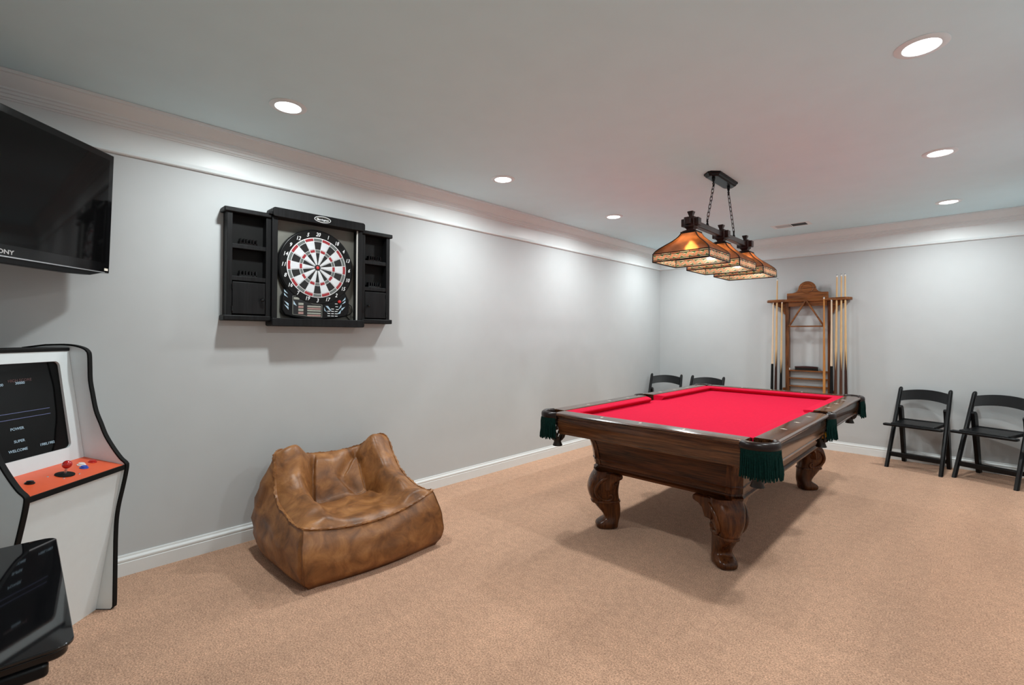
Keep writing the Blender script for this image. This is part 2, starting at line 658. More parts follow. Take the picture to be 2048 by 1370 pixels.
# ceiling vent
vt = thing('ceiling_vent', 'white rectangular air vent with one dark half, ceiling near the back wall', 'vent', (1.900, 5.938, H))
bm = bmesh.new()
for lo, hi in (((-0.188, -0.095), (0.188, -0.066)), ((-0.188, 0.066), (0.188, 0.095)), ((-0.188, -0.066), (-0.150, 0.066)),
               ((0.150, -0.066), (0.188, 0.066)), ((-0.006, -0.066), (0.006, 0.066))):
    add_box(bm, (lo[0], lo[1], -0.002), (hi[0], hi[1], 0.0))
obj('vent_frame', bm, 'white', vt, smooth=0)
box('vent_backing', (-0.152, -0.068, -0.0008), (0.152, 0.068, 0.0), 'ventdark', vt)
for half in (0, 1):
    for i in range(9):
        x = (-0.146 if half == 0 else 0.012) + i * 0.0152
        s = 0.008 if half == 0 else -0.006
        prism('louver', [(x, -0.001), (x + s, -0.002), (x + s + 0.003, -0.002), (x + 0.003, -0.001)], -0.066, 0.066,
              'white' if half == 0 else 'blacksatin', vt)


# ------------------------------------------------------------------ pool table
def make_pool_table():
    t = thing('pool_table', 'carved dark wood pool table with red cloth and green fringed pockets', 'pool table', (1.93, 3.813, 0))
    HX, HY, ZT = 0.72, 1.33, 0.81
    CORNER, SIDE = 0.125, 0.062          # rail length given up to the corner and side pockets

    BX = -0.016                          # the base sits a little left of the top

    # body with coved sides, lofted through chamfered rectangles
    def ring(hx, hy, z, c):
        pts = [(hx - c, -hy), (hx, -hy + c), (hx, hy - c), (hx - c, hy), (-hx + c, hy), (-hx, hy - c), (-hx, -hy + c), (-hx + c, -hy)]
        return [Vector((x, y, z)) for x, y in pts]
    prof = [(0.470, 0.985, 0.395), (0.505, 1.020, 0.395), (0.510, 1.025, 0.410), (0.500, 1.015, 0.420), (0.498, 1.013, 0.430),
            (0.505, 1.022, 0.436), (0.507, 1.026, 0.465), (0.512, 1.032, 0.474), (0.508, 1.030, 0.482), (0.512, 1.036, 0.53),
            (0.522, 1.050, 0.585), (0.540, 1.078, 0.635), (0.562, 1.110, 0.668), (0.572, 1.125, 0.680), (0.60, 1.16, 0.70)]
    bm = bmesh.new()
    add_loft(bm, [[p + Vector((BX, 0, 0)) for p in ring(a - 0.012, b, z, 0.045)] for a, b, z in prof])
    body = obj('cabinet_body', bm, 'oakx', t, smooth=30)
    for sx in (-1, 1):
        for sy in (-1, 1):       # corner blocks proud of the body
            bm = bmesh.new()
            rings = []
            for a, b, z in prof[1:-1]:
                a += 0.004 - 0.012
                b += 0.004
                c = 0.045
                p = [(a - c - 0.035, b), (a - c, b), (a, b - c), (a, b - c - 0.035), (a - c - 0.02, b - c - 0.02)]
                rings.append([Vector((sx * x + BX, sy * y, z)) for x, y in p])
            add_loft(bm, rings)
            obj('corner_block', bm, 'oakz', body, smooth=30)

    # bed
    box('slate_bed', (-0.60, -1.21, 0.70), (0.60, 1.21, 0.762), 'felt', t)

    # rail: outline (outward offset from the edge, z); the same for the six rails
    RP = [(-0.115, 0.700), (-0.115, 0.803), (-0.110, 0.808), (-0.020, 0.808), (-0.006, 0.806), (0.003, 0.800), (0.005, 0.793), (0.001, 0.787),
          (-0.008, 0.784), (-0.008, 0.778), (-0.014, 0.774), (-0.012, 0.745), (-0.016, 0.715), (-0.024, 0.690), (-0.026, 0.680),
          (-0.022, 0.676), (-0.024, 0.668), (-0.045, 0.664), (-0.060, 0.672)]

    def rail(cx, cy, dx, dy, a, b, mat):
        """runs from a to b along the direction (dx,dy); outward normal = (dy,-dx)"""
        n = Vector((dy, -dx, 0))
        d = Vector((dx, dy, 0))
        base = Vector((cx, cy, 0))
        bm = bmesh.new()
        rings = []
        for e, ins in ((a, 0.0), (a + 0.018, 1.0), (b - 0.018, 1.0), (b, 0.0)):
            rings.append([base + d * e + n * (o if (ins or o < -0.03) else o - 0.018) + Vector((0, 0, z)) for o, z in RP])
        add_loft(bm, rings)
        r = obj('rail', bm, mat, t, smooth=25)
        # cushion
        bm = bmesh.new()
        CP = [(-0.115, 0.762), (-0.115, 0.803), (-0.140, 0.803), (-0.186, 0.797), (-0.190, 0.791), (-0.172, 0.766), (-0.165, 0.762)]
        rings = []
        for e, k in ((a, 1), (b, -1)):
            rings.append([base + d * (e + k * (0.0 + max(0, -o - 0.115) * 0.75)) + n * o + Vector((0, 0, z)) for o, z in CP])
        add_loft(bm, rings)
        obj('cushion', bm, 'felt', t, smooth=30)
        return r, base, d, n

    def sights(rail_info, poss):
        r, base, d, n = rail_info
        for e in poss:
            bm = bmesh.new()
            c = base + d * e + n * -0.066 + Vector((0, 0, 0.8082))
            L_, S_ = 0.018, 0.0075
            v = [bm.verts.new(c + q) for q in (n * L_, d * S_, -n * L_, -d * S_)]
            w = [bm.verts.new(x.co + Vector((0, 0, 0.0008))) for x in v]
            bm.faces.new(w)
            for i in range(4):
                bm.faces.new((v[i], v[(i + 1) % 4], w[(i + 1) % 4], w[i]))
            obj('diamond_sight', bm, 'pearl', r, smooth=0)
    ix, iy = HX - CORNER, HY - CORNER
    for sgn in (-1, 1):
        ri = rail(0, sgn * HY, -sgn, 0, -ix, ix, 'railx')      # end rails; outward = (dy,-dx)=(0, sgn)
        sights(ri, (-0.265, 0.0, 0.265))
        for a, b in ((-iy, -SIDE), (SIDE, iy)):
            ri = rail(sgn * HX, 0, 0, sgn, a, b, 'raily')      # outward = (sgn, 0)
            m = 1.14
            sights(ri, [s * m / 4 * (1 if a > 0 else -1) for s in (1, 2, 3)])

    # pockets: leather iron, fringe and net
    def pocket(cx, cy, ang, half, rad, back):
        """half: half angle of the leather arc seen from above; ang: outward direction"""
        P = thing_part('pocket', t, (cx, cy, 0), ang)
        # leather band swept along the arc (local +x outward)
        bm = bmesh.new()
        prof = [(-0.012, 0.760), (0.010, 0.762), (0.017, 0.770), (0.019, 0.786), (0.016, 0.802), (0.004, 0.811), (-0.010, 0.809), (-0.016, 0.800)]
        N = 22
        rings = []
        pts = []
        for i in range(N + 1):
            a = -half + 2 * half * i / N
            pts.append((Vector((math.cos(a), math.sin(a), 0)), Vector((rad * math.cos(a), rad * math.sin(a), 0))))
        # straight arms back to the rails
        for end in (0, -1):
            n0, p0 = pts[end]
            tdir = Vector((n0.y, -n0.x, 0)) * (1 if end == 0 else -1)
            ext = (n0, p0 + tdir * back)
            if end == 0:
                pts.insert(0, ext)
            else:
                pts.append(ext)
        for n0, p0 in pts:
            rings.append([p0 + n0 * o + Vector((0, 0, z)) for o, z in prof])
        add_loft(bm, rings)
        lw = obj('pocket_leather', bm, 'pleather', P, smooth=50)
        lw.parent = t
        lw.location = P.location
        lw.rotation_euler = P.rotation_euler
        # fringe
        bm = bmesh.new()
        rnd = random.Random(int(cx * 100 + cy * 10))
        NS = int(2 * half * rad / 0.0085)
        for i in range(NS + 1):
            a = -half * 1.02 + 2.04 * half * i / NS
            r0 = rad + 0.012 + rnd.uniform(-0.003, 0.004)
            L = 0.135 + rnd.uniform(-0.006, 0.006)
            sway = rnd.uniform(-0.02, 0.02)
            p = []
            for k in range(6):
                f = k / 5
                aa = a + sway * f
                rr = r0 + 0.010 * f + 0.002 * math.sin(7 * f + i)
                p.append((rr * math.cos(aa), rr * math.sin(aa), 0.766 - L * f))
            add_tube(bm, p, [0.0045, 0.005, 0.0052, 0.0055, 0.006, 0.0035], 5)
        # heading band of the fringe
        rings = []
        for i in range(17):
            a = -half * 1.02 + 2.04 * half * i / 16
            c, s = math.cos(a), math.sin(a)
            rings.append([Vector(((rad + o) * c, (rad + o) * s, z)) for o, z in ((0.002, 0.772), (0.018, 0.772), (0.019, 0.745), (0.010, 0.64), (0.004, 0.64))])
        add_loft(bm, rings)
        fr = obj('fringe', bm, 'fringe', t, loc=P.location, rot=P.rotation_euler, smooth=60)
        fr['kind'] = 'stuff'
        # net basket: crossed leather straps
        bm = bmesh.new()
        for i in range(8):
            for dr in (-1, 1):
                p = []
                for k in range(9):
                    f = k / 8
                    rr = 0.060 * (1 - f) ** 0.6 + 0.022 * f + 0.006
                    a = 2 * PI * i / 8 + dr * f * 0.8
                    p.append((-0.01 + rr * math.cos(a), rr * math.sin(a), 0.745 - 0.135 * f))
                add_tube(bm, p, 0.0062, 5)
        add_lathe(bm, [(0.026, 0.625), (0.029, 0.61), (0.024, 0.598), (0.034, 0.572), (0.030, 0.570), (0.0, 0.575)], 12, (-0.01, 0, 0))
        add_lathe(bm, [(0.060, 0.75), (0.068, 0.75), (0.068, 0.735), (0.060, 0.735)], 20, (-0.01, 0, 0), caps=False)
        obj('pocket_net', bm, 'net', t, loc=P.location, rot=P.rotation_euler, smooth=50)
        # dark throat inside the rails
        bm = bmesh.new()
        add_lathe(bm, [(0.060, 0.80), (0.064, 0.74), (0.02, 0.735), (0, 0.735)], 20, (-0.012, 0, 0), caps=False)
        obj('pocket_liner', bm, 'pleather', t, loc=P.location, rot=P.rotation_euler)
        bpy.data.objects.remove(P)

    for sx in (-1, 1):
        for sy in (-1, 1):
            pocket(sx * (HX - 0.078), sy * (HY - 0.078), math.atan2(sy, sx), math.radians(78), 0.083, 0.012)
        pocket(sx * (HX - 0.045), 0, 0 if sx > 0 else PI, math.radians(58), 0.058, 0.004)

    # cabriole legs set diagonally, each with two scrolls
    LV = [(0.0, 0.050, -0.070, 0.046), (0.010, 0.066, -0.082, 0.060), (0.034, 0.066, -0.086, 0.062), (0.055, 0.040, -0.090, 0.057),
          (0.075, 0.012, -0.096, 0.052), (0.105, 0.026, -0.100, 0.050), (0.15, 0.066, -0.098, 0.052), (0.20, 0.102, -0.090, 0.060),
          (0.245, 0.120, -0.084, 0.074), (0.29, 0.122, -0.086, 0.088), (0.34, 0.106, -0.094, 0.096), (0.38, 0.082, -0.10, 0.096), (0.40, 0.078, -0.10, 0.094)]

    def leg_width(z):
        for (z0, _, _, w0), (z1, _, _, w1) in zip(LV[:-1], LV[1:]):
            if z0 <= z <= z1:
                return w0 + (w1 - w0) * (z - z0) / (z1 - z0)
        return LV[-1][3]

    def leg(cx, cy, ang):
        bm = bmesh.new()
        rings = []
        zs = spline([(z, o, 0) for z, o, i, w in LV], 3)
        zi = spline([(z, i, w) for z, o, i, w in LV], 3)
        for q, r in zip(zs, zi):
            z, uo, ui, w = max(0, q.x), q.y, r.y, r.z
            c, h = (uo + ui) / 2, (uo - ui) / 2
            ringp = []
            for k in range(28):
                a = 2 * PI * k / 28
                ca, sa = math.cos(a), math.sin(a)
                # rounded ridge to the front, squarer at the sides
                x = c + h * math.copysign(abs(ca) ** 0.75, ca)
                y = w * math.copysign(abs(sa) ** 0.62, sa)
                ringp.append(Vector((x, y, z)))
            rings.append(ringp)
        add_loft(bm, rings)
        lg = obj('leg', bm, 'oakz', t, smooth=60, loc=(cx, cy, 0), rot=(0, 0, ang))
        for sv in (-1, 1):
            bm = bmesh.new()
            cpath = [(-0.052, 0.322), (-0.040, 0.330), (-0.034, 0.345), (-0.046, 0.360), (-0.066, 0.356), (-0.074, 0.336), (-0.062, 0.312)]
            spiral = [(-0.052 + 0.006, 0.338), (-0.046, 0.346), (-0.056, 0.350), (-0.064, 0.340), (-0.060, 0.326), (-0.044, 0.320), (-0.028, 0.328),
                      (-0.022, 0.346), (-0.030, 0.362), (-0.008, 0.366), (0.024, 0.356), (0.056, 0.332), (0.078, 0.296), (0.080, 0.258), (0.062, 0.226),
                      (0.034, 0.206), (0.004, 0.198), (-0.022, 0.204), (-0.034, 0.220), (-0.026, 0.238), (-0.010, 0.236), (-0.008, 0.222)]
            p3 = spline([(u, sv * (leg_width(z) * 0.97), z) for u, z in spiral], 4)
            p3 = [Vector((q.x, sv * leg_width(q.z) * 0.965, q.z)) for q in p3]
            n = len(p3)
            add_tube(bm, p3, [0.006 + 0.007 * min(1, 4 * min(i, n - 1 - i) / n) for i in range(n)], 8)
            obj('scroll', bm, 'oakz', lg, smooth=60)
            # ear bracket running along the body from the inner side of the leg
            bm = bmesh.new()
            ear = [(-0.05, 0.398), (-0.158, 0.398), (-0.168, 0.385), (-0.164, 0.366), (-0.148, 0.358), (-0.130, 0.350), (-0.11, 0.33), (-0.095, 0.28), (-0.05, 0.27)]
            add_prism(bm, ear, -0.024, 0.024, 'xz')
            e = obj('ear_bracket', bm, 'oakz', lg, bevel=0.008)
            e.location = (0.045, sv * 0.035, 0)
            e.rotation_euler = (0, 0, -sv * PI / 4)
            # small bead ring where the ankle starts
        bm = bmesh.new()
        ringpts = []
        for k in range(24):
            a = 2 * PI * k / 24
            ca, sa = math.cos(a), math.sin(a)
            ringpts.append((-0.003 + 0.093 * math.copysign(abs(ca) ** 0.75, ca) + 0.004, 0.058 * math.copysign(abs(sa) ** 0.62, sa), 0.185))
        add_tube(bm, ringpts, 0.009, 6, closed=True)
        obj('ankle_bead', bm, 'oakz', lg, smooth=60)
    for sx in (-1, 1):
        for sy in (-1, 1):
            leg(sx * 0.402 - 0.022, sy * 0.975, math.atan2(sy, sx))
    return t


def thing_part(name, parent, loc, rz):
    o = bpy.data.objects.new(name, None)
    COL.objects.link(o)
    o.location = loc
    o.rotation_euler = (0, 0, rz)
    return o


make_pool_table()
bm = bmesh.new()
add_sphere(bm, (0, 0, 0), 0.0286, 24, 16)
ob = obj('billiard_ball', bm, 'ballyellow', loc=(2.604, 3.813, 0.655))
tag(ob, 'yellow billiard ball lying in the net of the right side pocket', 'ball')


# ------------------------------------------------------------------ hanging billiard lamp
def make_lamp():
    t = thing('billiard_lamp', 'hanging billiard lamp with three stained glass shades on a wooden bar', 'pendant lamp', (1.93, 3.81, ROOM_H))
    Z = -ROOM_H
    # canopy
    bm = bmesh.new()

    def oct_(hx, hy, z, c):
        return [Vector((x, y, z)) for x, y in ((hx - c, -hy), (hx, -hy + c), (hx, hy - c), (hx - c, hy), (-hx + c, hy), (-hx, hy - c), (-hx, -hy + c), (-hx + c, -hy))]
    add_loft(bm, [oct_(0.062, 0.235, 0, 0.05), oct_(0.062, 0.235, -0.012, 0.05), oct_(0.054, 0.226, -0.017, 0.045), oct_(0.050, 0.222, -0.026, 0.042),
                  oct_(0.038, 0.208, -0.032, 0.03)])
    obj('canopy', bm, 'blacksatin', t, smooth=20)

    # bar with three blocks
    zb = 2.117 + Z
    bm = bmesh.new()
    add_box(bm, (-0.021, -0.62, zb - 0.021), (0.021, 0.62, zb + 0.021))
    obj('bar', bm, 'lampwood', t, bevel=0.004)

    # chains
    def chain(y0, z0, y1, z1):
        a, b = Vector((0, y0, z0)), Vector((0, y1, z1))
        L = (b - a).length
        n = 9
        step = L / n
        bm = bmesh.new()
        path = []
        hl, hw = step * 0.5 + 0.004, 0.0085
        for k in range(16):
            ang = 2 * PI * k / 16
            c, s = math.cos(ang), math.sin(ang)
            path.append((hw * c, 0, (hl - hw) * (1 if s > 0 else -1) + hw * s if abs(s) > 1e-6 else 0))
        add_tube(bm, path, 0.0024, 6, closed=True)
        first = obj('chain_link', bm, 'blacksatin', t, smooth=60)
        q = (b - a).to_track_quat('Z', 'Y')
        for i in range(n):
            o = first if i == 0 else first.copy()
            if i:
                COL.objects.link(o)
            o.rotation_mode = 'QUATERNION'
            o.rotation_quaternion = q @ Matrix.Rotation((i % 2) * PI / 2 + 0.5, 4, 'Z').to_quaternion()
            o.location = a + (b - a) * ((i + 0.5) / n)
    for s in (-1, 1):
        yc, yb = s * 0.155, s * 0.272
        # hook under the canopy and staple on the bar
        bm = bmesh.new()
        add_lathe(bm, [(0.010, -0.03), (0.013, -0.036), (0.008, -0.062), (0, -0.064)], 12, (0, yc, 0))
        add_tube(bm, [(0, yc, -0.060), (0, yc + 0.014, -0.078), (0, yc, -0.098), (0, yc - 0.014, -0.078)], 0.004, 6, closed=True)
        obj('hook', bm, 'blacksatin', t)
        bm = bmesh.new()
        add_lathe(bm, [(0.014, zb + 0.02), (0.011, zb + 0.03), (0.007, zb + 0.045), (0, zb + 0.046)], 12, (0, yb, 0))
        add_tube(bm, [(0, yb, zb + 0.042), (0, yb + 0.010, zb + 0.056), (0, yb, zb + 0.074), (0, yb - 0.010, zb + 0.056)], 0.004, 6, closed=True)
        obj('staple', bm, 'blacksatin', t)
        chain(yc, -0.090, yb, zb + 0.066)

    # shades
    HX, HY = 0.197, 0.180           # half size of the square opening
    zbot, zband = 1.838, 1.893      # bottom and top of the pieced band
    ztop = 2.045

    def shade(yc):
        # block, finial, neck
        bm = bmesh.new()
        add_box(bm, (-0.036, yc - 0.040, zb - 0.036), (0.036, yc + 0.040, zb + 0.036))
        add_box(bm, (-0.062, yc - 0.026, zb - 0.027), (0.062, yc + 0.026, zb + 0.027))
        obj('block', bm, 'lampwood', t, bevel=0.004)
        bm = bmesh.new()

        def sq(h, z):
            return [Vector((x * h, yc + y * h, z)) for x, y in ((-1, -1), (1, -1), (1, 1), (-1, 1))]
        add_loft(bm, [sq(0.012, zb + 0.035), sq(0.012, zb + 0.045), sq(0.021, zb + 0.074), sq(0.019, zb + 0.078)])
        obj('finial', bm, 'lampwood', t, bevel=0.002)
        bm = bmesh.new()
        add_loft(bm, [sq(0.034, zb - 0.036), sq(0.024, zb - 0.048), sq(0.024, zb - 0.052), sq(0.045, zb - 0.062), sq(0.050, zb - 0.076), sq(0.050, zb - 0.080)])
        nk = obj('neck', bm, 'lampwood', t, bevel=0.002)
        # curved upper panels, one per side
        crv = [(0.050, ztop), (0.060, 2.025), (0.078, 2.002), (0.104, 1.978), (0.134, 1.955), (0.163, 1.932), (0.185, 1.911), (HX - 0.002, zband)]

        def at(side, r, f, z):
            """r: half extent toward the side, f in -1..1 across"""
            k = r * HY / HX
            if side == 0:
                return Vector((f * r, yc - k, z + Z))
            if side == 1:
                return Vector((r, yc + f * k, z + Z))
            if side == 2:
                return Vector((-f * r, yc + k, z + Z))
            return Vector((-r, yc - f * k, z + Z))
        cr = spline([(a, b, 0) for a, b in crv], 3)
        for side in range(4):
            bm = bmesh.new()
            rows = [[bm.verts.new(at(side, q.x, f, q.y)) for f in (-1, -0.5, 0, 0.5, 1)] for q in cr]
            for a, b in zip(rows[:-1], rows[1:]):
                for i in range(4):
                    bm.faces.new((a[i], a[i + 1], b[i + 1], b[i]))
            o = obj('glass_panel', bm, 'g_amber', t, smooth=80)
            md = o.modifiers.new('thick', 'SOLIDIFY')
            md.thickness = 0.003
        # lead came along the hips, rims and neck
        bm = bmesh.new()
        for side in range(4):
            add_tube(bm, [at(side, q.x, 1, q.y) for q in cr] + [at(side, HX, 1, zbot)], 0.0042, 6)
            for r, z, w in ((HX, zband, 0.0038), (HX, zband - 0.0, 0.0038), (HX, zbot, 0.0048), (0.052, ztop, 0.006)):
                add_tube(bm, [at(side, r, -1, z), at(side, r, 1, z)], w, 6)
            for zz in (zband - 0.0095, zbot + 0.0095):
                add_tube(bm, [at(side, HX + 0.001, -1, zz), at(side, HX + 0.001, 1, zz)], 0.0019, 5)
            for kx in range(1, 6):
                f = -1 + kx / 3
                for z0, z1 in ((zband, zband - 0.0095), (zbot, zbot + 0.0095)):
                    add_tube(bm, [at(side, HX + 0.001, f, z0), at(side, HX + 0.001, f, z1)], 0.0015, 4)
        obj('came', bm, 'came', t, smooth=50)
        # pieced band: parallelograms and stepped little panes between them
        for side in range(4):
            bm = bmesh.new()
            zA, zB = zbot + 0.011, zband - 0.011
            hB = zB - zA
            wS = (HX if side % 2 == 0 else HY) * 2

            def pane(pts, mi):
                """pts: (distance along the side, height 0..1)"""
                vs = [bm.verts.new(at(side, HX, max(-1, min(1, d / wS * 2 - 1)), zA + hB * h)) for d, h in pts]
                f = bm.faces.new(vs)
                f.material_index = mi
            nn = 6
            for z0, z1 in ((zbot, zA), (zB, zband)):
                for i in range(nn):
                    f0, f1 = -1 + 2 * i / nn, -1 + 2 * (i + 1) / nn
                    vs = [bm.verts.new(at(side, HX, f, z)) for f, z in ((f0, z0), (f1, z0), (f1, z1), (f0, z1))]
                    bm.faces.new(vs).material_index = 1 if i % 2 else 0
            period = wS / 7.0
            sl = hB * 0.62                # slant of the long bars
            for k in range(-1, 7):
                o = k * period + 0.004

                def q(x, h):
                    return (o + x + sl * h, h)
                for a, b, mi in ((0.0, 0.0066, 1), (0.0066, 0.0210, 0), (0.0210, 0.0276, 1)):
                    pane([q(a, 0), q(b, 0), q(b, 1), q(a, 1)], mi)
                x0, x1 = 0.0276, period
                pane([q(x0, 0), q(x1, 0), q(x0, 0.30)], 2)
                pane([q(x1, 1), q(x0, 1), q(x1, 0.70)], 2)
                for h0, h1, mi in ((0.0, 0.2, 1), (0.2, 0.5, 0), (0.5, 0.7, 1)):
                    pane([q(x0, 0.3 + h0), q(x1, h0), q(x1, h1), q(x0, 0.3 + h1)], mi)
            bad = [f for f in bm.faces if f.calc_area() < 4e-6]
            bmesh.ops.delete(bm, geom=bad, context='FACES')
            res = bmesh.ops.inset_individual(bm, faces=list(bm.faces), thickness=0.0009, use_even_offset=True)
            for f in res['faces']:
                f.material_index = 3
            o2 = obj('band_panes', bm, None, t, smooth=0, mats=['g_peach', 'g_cream', 'g_green', 'came'])
            md = o2.modifiers.new('thick', 'SOLIDIFY')
            md.thickness = 0.002
            o2['kind'] = 'stuff'
        # bulb and socket
        bm = bmesh.new()
        add_lathe(bm, [(0.018, zb - 0.08), (0.018, zb - 0.13), (0.012, zb - 0.132)], 14, (0, yc, 0))
        obj('socket', bm, 'blackmatte', t)
        bm = bmesh.new()
        add_lathe(bm, [(0.012, zb - 0.131), (0.016, zb - 0.145), (0.036, zb - 0.165), (0.042, zb - 0.185), (0.030, zb - 0.208), (0.0, zb - 0.218)], 18, (0, yc, 0))
        obj('bulb', bm, glow_bulb, t)
    glow_bulb = glow('lit_bulb', (1.0, 0.86, 0.68, 1), BULB_GLOW)
    for yc in (-0.555, 0.0, 0.545):
        shade(yc)


make_lamp()


# ------------------------------------------------------------------ dart cabinet on the left wall
def make_dart_cabinet():
    # local frame: x to the right along the wall, y into the wall, z up; origin on the wall below the cabinet
    t = thing('dart_cabinet', 'open black wooden dart cabinet with shelves hung on the left wall', 'cabinet', (0.0, 1.44, 1.374), PI / 2)
    D, DW = -0.098, -0.082
    x0, x1 = -0.315, 0.315
    # middle case
    box('case_side', (x0, D, 0.03), (x0 + 0.034, 0, 0.74), 'blackwood', t, bevel=0.002)
    box('case_side', (x1 - 0.034, D, 0.03), (x1, 0, 0.74), 'blackwood', t, bevel=0.002)
    box('back_panel', (x0 + 0.03, -0.030, 0.04), (x1 - 0.03, 0, 0.735), 'grey', t)
    # thin white edge strip by the right stile
    box('glass_edge', (x1 - 0.040, D + 0.004, 0.05), (x1 - 0.034, D + 0.016, 0.712), 'whiteplastic', t)
    cap = [(D - 0.018, 0.0), (D - 0.024, 0.010), (D - 0.024, 0.036), (D - 0.018, 0.046), (0, 0.046), (0, 0.0)]
    bm = bmesh.new()
    add_prism(bm, rrect(x0 - 0.004, 0.708, x1 + 0.010, 0.768, 0.016), D - 0.022, 0, 'xz')
    add_box(bm, (x0 - 0.022, D - 0.006, 0.720), (x0, 0, 0.738))
    cor = obj('top_cornice', bm, 'blackwood', t, bevel=0.003)
    bm = bmesh.new()
    add_prism(bm, rrect(x0 - 0.004, 0.0, x1 + 0.010, 0.052, 0.012), D - 0.022, 0, 'xz')
    obj('bottom_cornice', bm, 'blackwood', t, bevel=0.003)
    # oval emblem on the cornice
    bm = bmesh.new()
    ring = [(0.004 + 0.056 * math.cos(a), D - 0.0235, 0.738 + 0.020 * math.sin(a)) for a in [2 * PI * i / 40 for i in range(40)]]
    add_tube(bm, ring, 0.0022, 6, closed=True)
    em = obj('oval_emblem', bm, 'print', t)
    ring2 = [(0.004 + 0.045 * math.cos(a), D - 0.0232, 0.738 + 0.014 * math.sin(a)) for a in [2 * PI * i / 36 for i in range(36)]]
    bm = bmesh.new()
    add_tube(bm, ring2, 0.0012, 5, closed=True)
    obj('emblem_ring', bm, 'lcd', em)
    text('emblem_lettering', 'Barrington', 0.019, 'print', em, (0.004, D - 0.0228, 0.737), shear=0.2, bold=0.0003)

    # side wings: doors opened flat, each with two dart racks, shelves and a small door
    def wing(a, b, hinge_left):
        za, zb = 0.052, 0.700
        box('wing_stile', (a, DW, za), (a + 0.030, 0, zb), 'blackwood', t, bevel=0.002)
        box('wing_stile', (b - 0.030, DW, za), (b, 0, zb), 'blackwood', t, bevel=0.002)
        box('wing_back', (a + 0.02, -0.020, za), (b - 0.02, 0, zb), 'blackmatte', t)
        e0, e1 = (a - 0.018, b) if hinge_left else (a, b + 0.018)
        box('wing_top', (e0, DW - 0.012, zb - 0.004), (e1, 0, zb + 0.026), 'blackwood', t, bevel=0.006)
        box('wing_base', (e0, DW - 0.012, za - 0.022), (e1, 0, za + 0.012), 'blackwood', t, bevel=0.006)
        for z in (0.492, 0.292):
            box('shelf', (a + 0.028, DW + 0.004, z - 0.014), (b - 0.028, -0.018, z + 0.014), 'blackwood', t, bevel=0.002)
            # dart holder: bar with three cups
            cx = (a + b) / 2
            bm = bmesh.new()
            add_box(bm, (cx - 0.052, -0.066, z + 0.014), (cx + 0.052, -0.030, z + 0.026))
            for k in (-1, 0, 1):
                for s in (-1, 1):
                    add_box(bm, (cx + k * 0.036 + s * 0.010 - 0.003, -0.066, z + 0.02), (cx + k * 0.036 + s * 0.010 + 0.003, -0.030, z + 0.052))
                add_box(bm, (cx + k * 0.036 - 0.011, -0.036, z + 0.02), (cx + k * 0.036 + 0.011, -0.030, z + 0.046))
            obj('dart_holder', bm, 'blackgloss', t, smooth=0)
        d = box('small_door', (a + 0.032, DW - 0.001, za + 0.020), (b - 0.032, DW + 0.015, 0.270), 'blackwood', t, bevel=0.003)
        kx = b - 0.055 if hinge_left else a + 0.055
        bm = bmesh.new()
        add_lathe(bm, [(0.005, DW), (0.005, DW - 0.010), (0.012, DW - 0.016), (0.013, DW - 0.022), (0.008, DW - 0.028), (0, DW - 0.029)], 16, (kx, 0, 0.165), 'y')
        obj('knob', bm, 'blackgloss', d)
        hx = a + 0.030 if hinge_left else b - 0.030
        for z in (0.105, 0.240):
            bm = bmesh.new()
            add_lathe(bm, [(0.004, z - 0.016), (0.004, z + 0.016)], 8, (hx, DW - 0.003, 0))
            obj('hinge', bm, 'blackgloss', d)
    wing(-0.570, -0.317, True)
    wing(0.317, 0.556, False)
    return t


